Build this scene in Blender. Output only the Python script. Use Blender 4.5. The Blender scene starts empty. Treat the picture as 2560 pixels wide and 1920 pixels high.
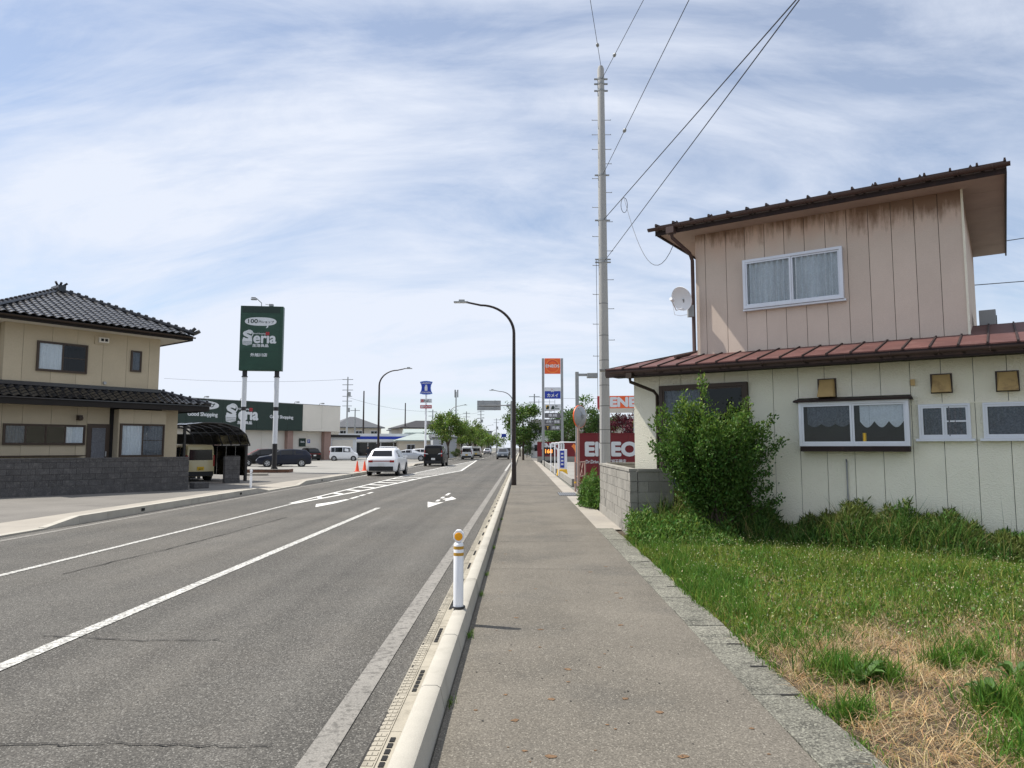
import bpy, bmesh, math, random
import numpy as np
from mathutils import Vector, Matrix, Euler
R = math.radians
scene = bpy.context.scene
COL = scene.collection
random.seed(7); RNG = np.random.default_rng(11)

# ------------------------------------------------------------------ camera
cd = bpy.data.cameras.new('camera'); cam = bpy.data.objects.new('camera', cd); COL.objects.link(cam)
cam.location = (0, 0, 1.6); cam.rotation_euler = (R(90 + 5.119), 0, R(0.739))
cd.sensor_fit = 'HORIZONTAL'; cd.sensor_width = 36.0; cd.lens = 36.0 * 1775 / 2560
cd.clip_start = 0.05; cd.clip_end = 6000
scene.camera = cam
# ------------------------------------------------------------------ sky and sun
SUN_EL, SUN_AZ = 56.0, 287.0      # azimuth clockwise from +Y (the road direction)
world = bpy.data.worlds.new('World'); scene.world = world; world.use_nodes = True
nt = world.node_tree; N = nt.nodes; LK = nt.links; N.clear()
out = N.new('ShaderNodeOutputWorld'); bg = N.new('ShaderNodeBackground')
sky = N.new('ShaderNodeTexSky'); sky.sky_type = 'NISHITA'; sky.sun_disc = False
sky.sun_elevation = R(SUN_EL); sky.sun_rotation = R(SUN_AZ); sky.altitude = 10
sky.air_density = 1.0; sky.dust_density = 0.35; sky.ozone_density = 3.0
tc = N.new('ShaderNodeTexCoord'); sep = N.new('ShaderNodeSeparateXYZ'); LK.new(tc.outputs['Generated'], sep.inputs[0])
def wmath(op, a, b=None, clamp=False):
    n = N.new('ShaderNodeMath'); n.operation = op; n.use_clamp = clamp
    for i, v in enumerate((a, b)):
        if v is None: continue
        if isinstance(v, (int, float)): n.inputs[i].default_value = v
        else: LK.new(v, n.inputs[i])
    return n.outputs[0]
zz = wmath('ADD', wmath('MAXIMUM', sep.outputs['Z'], 0.0), 0.55)
cmb = N.new('ShaderNodeCombineXYZ')
LK.new(wmath('DIVIDE', sep.outputs['X'], zz), cmb.inputs[0]); LK.new(wmath('DIVIDE', sep.outputs['Y'], zz), cmb.inputs[1])
def wnoise(scale, detail, rough, dist, rot, sc, off):
    m = N.new('ShaderNodeMapping'); m.inputs['Rotation'].default_value = (0, 0, R(rot)); m.inputs['Scale'].default_value = sc
    m.inputs['Location'].default_value = off
    LK.new(cmb.outputs[0], m.inputs[0]); t = N.new('ShaderNodeTexNoise'); LK.new(m.outputs[0], t.inputs['Vector'])
    t.inputs['Scale'].default_value = scale; t.inputs['Detail'].default_value = detail
    t.inputs['Roughness'].default_value = rough; t.inputs['Distortion'].default_value = dist
    return t.outputs['Fac']
n1 = wnoise(1.9, 9, .56, .7, -30, (.55, 1.6, 1), (3.1, 4.5, 0))
n2 = wnoise(5.5, 10, .66, .6, -36, (.5, 1.7, 1), (0, 2, 0))
n3 = wnoise(1.3, 3, .5, .2, -20, (.8, 1.2, 1), (6.4, 1.1, 0))
cl = wmath('ADD', wmath('ADD', wmath('MULTIPLY', n1, .52), wmath('MULTIPLY', n2, .26)), wmath('MULTIPLY', n3, .36))
rampc = N.new('ShaderNodeValToRGB'); LK.new(cl, rampc.inputs[0])
rampc.color_ramp.elements[0].position = .48; rampc.color_ramp.elements[0].color = (.30, .30, .30, 1)
rampc.color_ramp.elements[1].position = .64; rampc.color_ramp.elements[1].color = (.97, .97, .97, 1)
ccol = N.new('ShaderNodeRGB'); ccol.outputs[0].default_value = (6.1, 6.5, 7.35, 1)
mixc = N.new('ShaderNodeMixRGB'); LK.new(rampc.outputs[0], mixc.inputs[0]); LK.new(sky.outputs[0], mixc.inputs[1]); LK.new(ccol.outputs[0], mixc.inputs[2])
LK.new(mixc.outputs[0], bg.inputs[0]); bg.inputs[1].default_value = 0.10
LK.new(bg.outputs[0], out.inputs[0])
sd = bpy.data.lights.new('sun', 'SUN'); sun = bpy.data.objects.new('sun', sd); COL.objects.link(sun)
sd.energy = 4.4; sd.angle = R(0.6); sd.color = (1.0, .95, .87)
sdir = Vector((math.sin(R(SUN_AZ)) * math.cos(R(SUN_EL)), math.cos(R(SUN_AZ)) * math.cos(R(SUN_EL)), math.sin(R(SUN_EL))))
sun.rotation_euler = sdir.to_track_quat('Z', 'Y').to_euler(); sun.location = sdir * 60
scene.view_settings.view_transform = 'Standard'; scene.view_settings.look = 'None'
scene.view_settings.exposure = 0.45; scene.view_settings.gamma = 1.0

# ------------------------------------------------------------------ materials
def mat(name, col, rough=.75, metal=0., var=.10, vs=2.5, grain=0., gs=160., bump=0., bs=60., ovar=0., spec=.4,
        col2=None, c2s=1.2, c2=(.52, .66), coat=0., stretch=(1, 1, 1), attr=None, trans=0., emit=0., voro=0., vsc=120., band=0., speck=0., spc=(.4, .39, .36), sps=90.):
    m = bpy.data.materials.new(name); m.use_nodes = True
    t = m.node_tree; n = t.nodes; l = t.links; b = n['Principled BSDF']
    b.inputs['Roughness'].default_value = rough; b.inputs['Metallic'].default_value = metal
    b.inputs['Specular IOR Level'].default_value = spec; b.inputs['Coat Weight'].default_value = coat
    tcn = n.new('ShaderNodeTexCoord'); mp = n.new('ShaderNodeMapping'); mp.inputs['Scale'].default_value = stretch
    l.new(tcn.outputs['Object'], mp.inputs[0]); vec = mp.outputs[0]
    oi = None
    if ovar:
        oi = n.new('ShaderNodeObjectInfo'); va = n.new('ShaderNodeVectorMath'); va.operation = 'MULTIPLY_ADD'
        l.new(oi.outputs['Random'], va.inputs[0]); va.inputs[1].default_value = (37, 53, 71); l.new(vec, va.inputs[2]); vec = va.outputs[0]
    def noise(s, d=4, r=.6):
        x = n.new('ShaderNodeTexNoise'); x.inputs['Scale'].default_value = s; x.inputs['Detail'].default_value = d; x.inputs['Roughness'].default_value = r
        l.new(vec, x.inputs['Vector']); return x.outputs['Fac']
    def rng(sock, a, bb, lo=.25, hi=.75):
        x = n.new('ShaderNodeMapRange'); x.inputs['From Min'].default_value = lo; x.inputs['From Max'].default_value = hi
        x.inputs['To Min'].default_value = a; x.inputs['To Max'].default_value = bb; l.new(sock, x.inputs[0]); return x.outputs[0]
    def mulc(c, f):
        x = n.new('ShaderNodeVectorMath'); x.operation = 'SCALE'; l.new(c, x.inputs[0]); l.new(f, x.inputs['Scale']); return x.outputs[0]
    if attr:
        a = n.new('ShaderNodeAttribute'); a.attribute_name = attr; c = a.outputs['Color']
    else:
        a = n.new('ShaderNodeRGB'); a.outputs[0].default_value = (*col, 1); c = a.outputs[0]
    if col2:
        x = n.new('ShaderNodeMixRGB'); l.new(rng(noise(c2s, 6, .65), 0, 1, *c2), x.inputs[0]); l.new(c, x.inputs[1]); x.inputs[2].default_value = (*col2, 1); c = x.outputs[0]
    if var: c = mulc(c, rng(noise(vs, 5, .6), 1 - var, 1 + var))
    if grain: c = mulc(c, rng(noise(gs, 2, .7), 1 - grain, 1 + grain, .3, .7))
    if band:
        mpb = n.new('ShaderNodeMapping'); mpb.inputs['Scale'].default_value = (1.5, .02, 1); l.new(tcn.outputs['Object'], mpb.inputs[0])
        x = n.new('ShaderNodeTexNoise'); x.inputs['Scale'].default_value = 1.0; x.inputs['Detail'].default_value = 3; l.new(mpb.outputs[0], x.inputs['Vector']); c = mulc(c, rng(x.outputs['Fac'], 1 - band, 1 + band, .3, .7))
    if voro:
        x = n.new('ShaderNodeTexVoronoi'); x.inputs['Scale'].default_value = vsc; l.new(vec, x.inputs['Vector'])
        s = n.new('ShaderNodeSeparateXYZ'); l.new(x.outputs['Color'], s.inputs[0]); c = mulc(c, rng(s.outputs[0], 1 - voro, 1 + voro, 0, 1))
    if speck:     # pale stones in the binder
        x = n.new('ShaderNodeTexVoronoi'); x.inputs['Scale'].default_value = sps; l.new(vec, x.inputs['Vector']); s = n.new('ShaderNodeSeparateXYZ'); l.new(x.outputs['Color'], s.inputs[0])
        y_ = n.new('ShaderNodeMixRGB'); l.new(rng(s.outputs[1], 0, 1, 1 - speck, 1 - speck * .35), y_.inputs[0]); l.new(c, y_.inputs[1]); y_.inputs[2].default_value = (*spc, 1); c = y_.outputs[0]
    if oi: c = mulc(c, rng(oi.outputs['Random'], 1 - ovar, 1 + ovar, 0, 1))
    l.new(c, b.inputs['Base Color'])
    if bump:
        x = n.new('ShaderNodeBump'); x.inputs['Strength'].default_value = bump; x.inputs['Distance'].default_value = .02
        l.new(noise(bs, 3, .6), x.inputs['Height']); l.new(x.outputs[0], b.inputs['Normal'])
    if trans: b.inputs['Subsurface Weight'].default_value = 0
    if trans:
        o = n['Material Output']; tr = n.new('ShaderNodeBsdfTranslucent'); l.new(c, tr.inputs[0]); mx = n.new('ShaderNodeMixShader')
        mx.inputs[0].default_value = trans; l.new(b.outputs[0], mx.inputs[1]); l.new(tr.outputs[0], mx.inputs[2]); l.new(mx.outputs[0], o.inputs[0])
    if emit:
        l.new(c, b.inputs['Emission Color']); b.inputs['Emission Strength'].default_value = emit
    return m
def glass(name, tint=(.8, .85, .88), refl=.10, rough=.02):
    m = bpy.data.materials.new(name); m.use_nodes = True; t = m.node_tree; n = t.nodes; l = t.links; n.remove(n['Principled BSDF'])
    tr = n.new('ShaderNodeBsdfTransparent'); tr.inputs[0].default_value = (*tint, 1); gl = n.new('ShaderNodeBsdfGlossy'); gl.inputs['Roughness'].default_value = rough
    gl.inputs[0].default_value = (.95, .97, 1, 1)
    fr = n.new('ShaderNodeFresnel'); fr.inputs[0].default_value = 1.28; ad = n.new('ShaderNodeMath'); ad.operation = 'ADD'; ad.use_clamp = True
    l.new(fr.outputs[0], ad.inputs[0]); ad.inputs[1].default_value = refl
    mx = n.new('ShaderNodeMixShader'); l.new(ad.outputs[0], mx.inputs[0]); l.new(tr.outputs[0], mx.inputs[1]); l.new(gl.outputs[0], mx.inputs[2])
    l.new(mx.outputs[0], n['Material Output'].inputs[0]); return m

MT = {}
MT['asphalt'] = mat('asphalt', (.080, .075, .066), .86, var=.20, vs=.5, grain=.28, gs=80, voro=.45, vsc=120, speck=.13, spc=(.22, .21, .188), sps=125, bump=.5, bs=90, spec=.35, band=.28, col2=(.098, .089, .075), c2s=.22, c2=(.45, .7))
MT['sidewalk'] = mat('sidewalk_asphalt', (.140, .126, .104), .9, var=.20, vs=.8, grain=.20, gs=80, voro=.28, vsc=120, speck=.08, spc=(.26, .24, .20), sps=130, bump=.3, band=.08, bs=90, spec=.25, col2=(.108, .100, .086), c2s=.6, c2=(.50, .68))
MT['paving'] = mat('pale_paving', (.33, .30, .255), .9, var=.12, vs=.8, grain=.1, gs=60, bump=.2, bs=60, col2=(.26, .24, .21), c2s=.35)
MT['lot'] = mat('lot_concrete', (.27, .26, .235), .9, var=.12, vs=.3, grain=.1, gs=30, col2=(.20, .195, .18), c2s=.12)
MT['apron'] = mat('apron_asphalt', (.17, .158, .14), .9, var=.18, vs=.5, grain=.2, gs=50, bump=.2, col2=(.12, .11, .1), c2s=.4)
MT['earth'] = mat('earth', (.060, .044, .028), .95, var=.3, vs=2, grain=.3, gs=50, bump=.6, bs=30)
MT['far_ground'] = mat('far_ground', (.16, .16, .14), .95, var=.2, vs=.05)
MT['paint'] = mat('road_paint', (.58, .57, .53), .8, var=.10, vs=2, grain=.25, gs=90, col2=(.20, .195, .18), c2s=34, c2=(.44, .58), bump=.3)
MT['paint_fresh'] = mat('fresher_road_paint', (.66, .65, .61), .8, var=.08, vs=2, grain=.15, gs=60, col2=(.25, .24, .22), c2s=22, c2=(.58, .70))
MT['paint_old'] = mat('worn_road_paint', (.225, .212, .19), .85, var=.12, vs=1.5, grain=.25, gs=80, col2=(.125, .118, .105), c2s=18, c2=(.5, .62), bump=.3)
MT['kerb'] = mat('kerb_concrete', (.40, .375, .32), .85, var=.09, vs=3, grain=.07, gs=140, bump=.15, bs=120, ovar=.05, col2=(.30, .28, .235), c2s=2.2, c2=(.56, .75))
MT['gutter'] = mat('gutter_concrete', (.34, .31, .25), .88, var=.12, vs=6, grain=.10, gs=120, ovar=.06, col2=(.22, .2, .16), c2s=5)
MT['drain'] = mat('edge_drain_concrete', (.17, .165, .135), .9, speck=.2, spc=(.30, .295, .24), sps=85, var=.25, vs=5, grain=.45, gs=85, voro=.4, vsc=70, bump=.9, bs=75, ovar=.12, col2=(.10, .098, .08), c2s=3)
MT['dark'] = mat('dark_void', (.012, .012, .012), .9, var=0)
MT['crack'] = mat('crack', (.03, .028, .026), .95, var=.2)
MT['rustspot'] = mat('rust_spot', (.16, .095, .05), .95, var=.3, vs=20, grain=.3, gs=90)
MT['steel'] = mat('galvanised_steel', (.33, .34, .35), .45, .7, var=.12, vs=4)
MT['white'] = mat('white_plastic', (.80, .81, .83), .45, var=.04)
MT['silverframe'] = mat('aluminium_frame', (.66, .68, .72), .4, .35, var=.06, vs=3)
MT['bronze'] = mat('bronze_aluminium', (.055, .038, .028), .45, .3, var=.1)
MT['black'] = mat('black_paint', (.018, .016, .016), .45, var=.1)
MT['lampbrown'] = mat('dark_brown_lamp_paint', (.032, .022, .019), .5, .2, var=.1)
MT['panelgrey'] = mat('dark_grey_panel', (.13, .13, .135), .5, var=.08)
MT['greymetal'] = mat('grey_painted_metal', (.30, .31, .31), .5, .2, var=.1, vs=2)
MT['cream'] = mat('cream_siding', (.86, .82, .665), .8, var=.06, vs=.9, bump=.75, bs=45, ovar=.025, col2=(.80, .75, .60), c2s=.8, c2=(.55, .8))
MT['tan'] = mat('tan_siding', (.47, .40, .285), .85, var=.08, vs=.8, grain=.1, gs=60, bump=.4, bs=80, ovar=.03)
MT['glass'] = glass('window_glass', (.92, .95, .97), refl=.0); MT['darkglass'] = glass('dark_glass', (.22, .24, .25), .01)
MT['carglass'] = mat('car_glass', (.010, .011, .013), .06, var=0, spec=.45)
MT['interior'] = mat('dark_interior', (.022, .021, .02), .9, var=.3, vs=3)
MT['lace'] = mat('lace_curtain', (.80, .79, .78), .9, var=.06, vs=12, grain=.10, gs=34, trans=.1)
MT['sheer'] = mat('sheer_curtain', (.15, .155, .17), .9, var=.2, vs=14, grain=.35, gs=40, trans=.1)
MT['brownroof'] = mat('red_brown_metal_roof', (.105, .042, .036), .65, .1, var=.22, vs=1.8, ovar=.10, col2=(.15, .072, .062), c2s=2.5, bump=.05)
MT['fascia'] = mat('brown_fascia', (.022, .0105, .009), .7, var=.18, vs=2.5, col2=(.040, .019, .015), c2s=4)
MT['gutterbrown'] = mat('brown_rain_gutter', (.085, .052, .045), .5, .1, var=.15, vs=2)
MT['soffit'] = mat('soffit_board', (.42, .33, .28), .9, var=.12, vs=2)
MT['ochre'] = mat('ochre_vent_metal', (.50, .34, .14), .45, .2, var=.12, vs=6, col2=(.26, .16, .07), c2s=3.5, c2=(.58, .75))
MT['block'] = mat('grey_block', (.27, .255, .225), .95, var=.16, vs=2.5, grain=.12, gs=70, bump=.35, bs=70, ovar=.09, col2=(.13, .125, .11), c2s=2.1, c2=(.54, .72))
MT['mortar'] = mat('mortar', (.19, .178, .155), .95, var=.15, grain=.2)
MT['darkblock'] = mat('dark_split_block', (.085, .082, .082), .95, var=.22, vs=5, grain=.25, gs=45, bump=1., bs=40, ovar=.10, col2=(.12, .115, .11), c2s=9)
MT['darkmortar'] = mat('dark_mortar', (.022, .021, .02), .95, var=.15)
MT['kawara'] = mat('glazed_roof_tile', (.020, .020, .022), .2, var=.25, vs=9, spec=.55, ovar=.25)
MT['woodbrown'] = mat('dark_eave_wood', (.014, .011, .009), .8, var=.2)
MT['concretepole'] = mat('concrete_pole', (.36, .355, .34), .85, var=.10, vs=1.5, grain=.07, gs=60, bump=.1, stretch=(1, 1, .25))
MT['cable'] = mat('black_cable', (.035, .037, .04), .6, var=0)
MT['signgreen'] = mat('sign_green', (.018, .058, .036), .42, var=.14, vs=1.1, col2=(.028, .075, .05), c2s=.9)
MT['bandgreen'] = mat('band_green', (.016, .034, .026), .5, var=.12, vs=.6)
MT['signwhite'] = mat('sign_white', (.66, .68, .70), .5, var=.05)
MT['signred'] = mat('sign_red', (.45, .035, .045), .5, var=.05)
MT['signorange'] = mat('sign_orange', (.80, .12, .025), .45, var=.04)
MT['signorange2'] = mat('sign_light_orange', (.85, .24, .05), .45, var=.04)
MT['signblue'] = mat('sign_blue', (.015, .045, .36), .45, var=.05)
MT['lightblue'] = mat('sign_pale_blue', (.22, .38, .75), .45, var=.05)
MT['maroon'] = mat('maroon_board', (.165, .012, .018), .5, var=.10, vs=.8, ovar=0)
MT['buff'] = mat('buff_wall', (.72, .68, .60), .85, var=.06, vs=.4)
MT['pinkcol'] = mat('brown_pink_tile', (.36, .24, .20), .85, var=.1, vs=2)
MT['yellow'] = mat('yellow_plastic', (.78, .45, .03), .5, var=.06)
MT['amber'] = mat('amber_reflector', (.85, .36, .01), .25, var=.1, vs=60)
MT['gold'] = mat('gold_reflective_band', (.50, .27, .035), .35, var=.08)
MT['conered'] = mat('cone_orange_red', (.80, .09, .03), .5, var=.1)
MT['ledge'] = mat('led_digits', (1., .32, .05), .5, var=0, emit=1.2)
MT['bark'] = mat('bark', (.085, .065, .05), .95, var=.3, vs=6, bump=.6, bs=25)
MT['leaf'] = mat('leaf', (.06, .11, .02), .55, var=.12, vs=2, attr='col', trans=.35, spec=.3)
MT['grass'] = mat('grass', (.06, .11, .02), .7, var=0, attr='col', trans=.3, spec=.2)
MT['tyre'] = mat('tyre', (.015, .015, .016), .85, var=.1); MT['rim'] = mat('alloy_rim', (.45, .46, .47), .35, .7, var=.05)
MT['trim'] = mat('black_trim', (.02, .02, .021), .6, var=.05)
MT['tail'] = mat('tail_light', (.30, .012, .012), .2, var=.1); MT['head'] = mat('headlight', (.7, .72, .74), .12, var=.05, spec=.8)
MT['plate'] = mat('number_plate', (.72, .73, .72), .5, var=.03); MT['plateyellow'] = mat('yellow_number_plate', (.75, .47, .02), .5, var=.03)
MT['polycarb'] = glass('smoked_polycarbonate', (.08, .075, .08), .03, .15)
MT['rust'] = mat('rusty_steel', (.15, .075, .045), .85, var=.3, vs=3, col2=(.07, .05, .04), c2s=2)
MT['hedge'] = mat('seam_joint', (.10, .095, .085), .95, var=.1)
MT['weedleaf'] = mat('weed_leaf', (.075, .15, .03), .6, var=.2, vs=15, ovar=.2, trans=.25)
# faded pink siding with rust runs below the eave (z in house metres)
def pink():
    m = mat('faded_pink_siding', (.64, .53, .44), .85, var=.06, vs=1.2, bump=.3, bs=110, grain=.05, gs=90, ovar=.03)
    t = m.node_tree; n = t.nodes; l = t.links; b = n['Principled BSDF']; c = b.inputs['Base Color'].links[0].from_socket
    tcn = n.new('ShaderNodeTexCoord'); s = n.new('ShaderNodeSeparateXYZ'); l.new(tcn.outputs['Object'], s.inputs[0])
    def nz(sc, st):
        mp = n.new('ShaderNodeMapping'); mp.inputs['Scale'].default_value = st; l.new(tcn.outputs['Object'], mp.inputs[0])
        x = n.new('ShaderNodeTexNoise'); x.inputs['Scale'].default_value = sc; x.inputs['Detail'].default_value = 6; x.inputs['Roughness'].default_value = .65
        l.new(mp.outputs[0], x.inputs['Vector']); return x.outputs['Fac']
    def mth(op, a, bb, cl=False):
        x = n.new('ShaderNodeMath'); x.operation = op; x.use_clamp = cl
        for i, v in enumerate((a, bb)):
            if isinstance(v, (int, float)): x.inputs[i].default_value = v
            else: l.new(v, x.inputs[i])
        return x.outputs[0]
    # salmon bloom of faded paint
    f1 = mth('MULTIPLY', mth('SUBTRACT', mth('ADD', s.outputs['Z'], mth('MULTIPLY', nz(.9, (1, 1, 1)), 1.5)), 6.12), 1.5, True)
    x1 = n.new('ShaderNodeMixRGB'); l.new(mth('MULTIPLY', f1, .62), x1.inputs[0]); l.new(c, x1.inputs[1]); x1.inputs[2].default_value = (.68, .45, .35, 1)
    # grey-brown dirt and rust runs, heavier towards the right end
    run = mth('ADD', mth('MULTIPLY', nz(9., (1, 1, .13)), 1.0), mth('MULTIPLY', nz(1.6, (1, 1, .7)), .8))
    f2 = mth('MULTIPLY', mth('SUBTRACT', mth('ADD', mth('ADD', s.outputs['Z'], run), mth('MULTIPLY', s.outputs['X'], .055)), 6.70), 3.0, True)
    x2 = n.new('ShaderNodeMixRGB'); l.new(mth('MULTIPLY', f2, .80), x2.inputs[0]); l.new(x1.outputs[0], x2.inputs[1]); x2.inputs[2].default_value = (.17, .092, .048, 1)
    l.new(x2.outputs[0], b.inputs['Base Color']); return m
MT['pink'] = pink()

# ------------------------------------------------------------------ mesh helpers
class MB:
    def __init__(s): s.v = []; s.f = []; s.mi = []; s.cur = 0
    def add(s, vs, fs):
        o = len(s.v); s.v += [tuple(p) for p in vs]; s.f += [tuple(i + o for i in f) for f in fs]; s.mi += [s.cur] * len(fs); return s
    def box(s, x0, x1, y0, y1, z0, z1):
        return s.add([(x0, y0, z0), (x1, y0, z0), (x1, y1, z0), (x0, y1, z0), (x0, y0, z1), (x1, y0, z1), (x1, y1, z1), (x0, y1, z1)],
                     [(0, 3, 2, 1), (4, 5, 6, 7), (0, 1, 5, 4), (1, 2, 6, 5), (2, 3, 7, 6), (3, 0, 4, 7)])
    def hexa(s, p): return s.add(p, [(0, 3, 2, 1), (4, 5, 6, 7), (0, 1, 5, 4), (1, 2, 6, 5), (2, 3, 7, 6), (3, 0, 4, 7)])
    def prism(s, poly, axis, a, b):
        """poly: 2-D points; axis 'x','y','z': extruded from a to b along it"""
        def q(p, t): return {'x': (t, p[0], p[1]), 'y': (p[0], t, p[1]), 'z': (p[0], p[1], t)}[axis]
        n = len(poly); vs = [q(p, a) for p in poly] + [q(p, b) for p in poly]
        return s.add(vs, [tuple(range(n))[::-1], tuple(range(n, 2 * n))] + [(i, (i + 1) % n, n + (i + 1) % n, n + i) for i in range(n)])
    def cyl(s, p0, p1, r0, r1=None, n=12, caps=True):
        r1 = r0 if r1 is None else r1; p0 = Vector(p0); p1 = Vector(p1); d = (p1 - p0).normalized()
        a = d.orthogonal().normalized(); b = d.cross(a); vs = []
        for p, r in ((p0, r0), (p1, r1)):
            for i in range(n):
                t = 2 * math.pi * i / n; vs.append(p + a * (r * math.cos(t)) + b * (r * math.sin(t)))
        fs = [(i, (i + 1) % n, n + (i + 1) % n, n + i) for i in range(n)]
        if caps: fs += [tuple(range(n))[::-1], tuple(range(n, 2 * n))]
        return s.add(vs, fs)
    def tube(s, pts, r, n=8):
        pts = [Vector(p) for p in pts]; rs = r if isinstance(r, (list, tuple)) else [r] * len(pts); vs = []; up = None
        for i, p in enumerate(pts):
            d = (pts[min(i + 1, len(pts) - 1)] - pts[max(i - 1, 0)]).normalized()
            a = d.orthogonal().normalized() if up is None else (up - d * up.dot(d)).normalized()
            up = a; b = d.cross(a)
            for k in range(n):
                t = 2 * math.pi * k / n; vs.append(p + a * (rs[i] * math.cos(t)) + b * (rs[i] * math.sin(t)))
        fs = []
        for i in range(len(pts) - 1):
            for k in range(n): fs.append((i * n + k, i * n + (k + 1) % n, (i + 1) * n + (k + 1) % n, (i + 1) * n + k))
        fs += [tuple(range(n))[::-1], tuple(range((len(pts) - 1) * n, len(pts) * n))]
        return s.add(vs, fs)
    def lathe(s, prof, c=(0, 0, 0), axis='z', n=16):
        vs = []; fs = []
        for i, (r, h) in enumerate(prof):
            for k in range(n):
                t = 2 * math.pi * k / n; a, b = r * math.cos(t), r * math.sin(t)
                p = {'z': (a, b, h), 'x': (h, a, b), 'y': (a, h, b)}[axis]; vs.append((p[0] + c[0], p[1] + c[1], p[2] + c[2]))
        for i in range(len(prof) - 1):
            for k in range(n): fs.append((i * n + k, i * n + (k + 1) % n, (i + 1) * n + (k + 1) % n, (i + 1) * n + k))
        return s.add(vs, fs)
    def mesh(s, name, mats, smooth=False):
        me = bpy.data.meshes.new(name); me.from_pydata(s.v, [], s.f)
        for m in (mats if isinstance(mats, (list, tuple)) else [mats]): me.materials.append(MT[m] if isinstance(m, str) else m)
        if any(s.mi): me.polygons.foreach_set('material_index', s.mi)
        bm = bmesh.new(); bm.from_mesh(me); bmesh.ops.recalc_face_normals(bm, faces=bm.faces); bm.to_mesh(me); bm.free()
        if smooth:
            me.polygons.foreach_set('use_smooth', [True] * len(me.polygons)); me.set_sharp_from_angle(angle=R(smooth if smooth > 1 else 40))
        me.update(); return me
    def build(s, name, mats, parent=None, smooth=False, bevel=0., loc=None, rot=None):
        o = bpy.data.objects.new(name, s.mesh(name, mats, smooth)); COL.objects.link(o); o.parent = parent
        if loc: o.location = loc
        if rot: o.rotation_euler = rot
        if bevel:
            b = o.modifiers.new('bevel', 'BEVEL'); b.width = bevel; b.segments = 2; b.limit_method = 'ANGLE'
        return o
def link(me, name, parent=None, loc=(0, 0, 0), rot=(0, 0, 0), scale=(1, 1, 1)):
    o = bpy.data.objects.new(name, me); COL.objects.link(o); o.parent = parent; o.location = loc; o.rotation_euler = rot; o.scale = scale; return o
def tag(o, label=None, cat=None, group=None, kind=None):
    for k, v in (('label', label), ('category', cat), ('group', group), ('kind', kind)):
        if v: o[k] = v
    return o
def thing(name, label, cat, loc=(0, 0, 0), rz=0., group=None):
    o = bpy.data.objects.new(name, None); COL.objects.link(o); o.location = loc; o.rotation_euler = (0, 0, R(rz)); o.empty_display_size = .2
    return tag(o, label, cat, group)
def struct(name, mb, m, **k): return tag(mb.build(name, m, **k), kind='structure')
def sheet(name, pts, z, m):
    mb = MB(); mb.add([(x, y, z) for x, y in pts], [tuple(range(len(pts)))]); return struct(name, mb, m)
def text(body, size, m, parent, loc, rot=(R(90), 0, 0), bold=0., width=None, height=None, name='lettering', depth=.006, align='CENTER', shear=0.):
    """flat lettering cut from thin sheet; faces local -y by default"""
    c = bpy.data.curves.new('t', 'FONT'); c.body = body; c.size = size; c.align_x = align; c.align_y = 'CENTER'; c.extrude = depth; c.resolution_u = 4; c.shear = shear
    o = bpy.data.objects.new('t', c); COL.objects.link(o); dg = bpy.context.evaluated_depsgraph_get()
    me = bpy.data.meshes.new_from_object(o.evaluated_get(dg)); bpy.data.objects.remove(o); me.name = name
    me.materials.clear(); me.materials.append(MT[m])
    co = np.empty(len(me.vertices) * 3); me.vertices.foreach_get('co', co); co = co.reshape(-1, 3)
    co[:, :2] -= (co[:, :2].max(0) + co[:, :2].min(0)) / 2
    if width: co[:, 0] *= width / (co[:, 0].max() - co[:, 0].min())
    if height: co[:, 1] *= height / (co[:, 1].max() - co[:, 1].min())
    if bold:      # heavier stroke: the outline repeated round itself, each copy a hair behind the last
        F_ = [tuple(p.vertices) for p in me.polygons]; VV = []; FF = []; nv = len(co)
        for k in range(9):
            dx, dy = (0, 0) if k == 0 else (math.cos(k * math.pi / 4) * bold * size * 1.2, math.sin(k * math.pi / 4) * bold * size * 1.2)
            VV += [(a + dx, b + dy, c_ - .0005 * k) for a, b, c_ in co]; FF += [tuple(i + k * nv for i in f) for f in F_]
        me = bpy.data.meshes.new(name); me.from_pydata(VV, [], FF); me.materials.append(MT[m])
    else: me.vertices.foreach_set('co', co.ravel())
    me.update()
    return link(me, name, parent, loc, rot)
def raw_mesh(name, V, F, col=None, m='leaf'):
    """V (n,3), F (k,3|4) numpy -> mesh with optional per-vertex colour"""
    me = bpy.data.meshes.new(name); nv, (nf, k) = len(V), F.shape
    me.vertices.add(nv); me.vertices.foreach_set('co', np.asarray(V, np.float32).ravel())
    me.loops.add(nf * k); me.loops.foreach_set('vertex_index', F.astype(np.int32).ravel())
    me.polygons.add(nf); me.polygons.foreach_set('loop_start', np.arange(0, nf * k, k, dtype=np.int32))
    me.update(calc_edges=True)
    if col is not None:
        a = me.color_attributes.new('col', 'FLOAT_COLOR', 'POINT'); c4 = np.ones((nv, 4), np.float32); c4[:, :3] = col; a.data.foreach_set('color', c4.ravel())
    me.materials.append(MT[m]); me.validate(); return me
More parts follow.
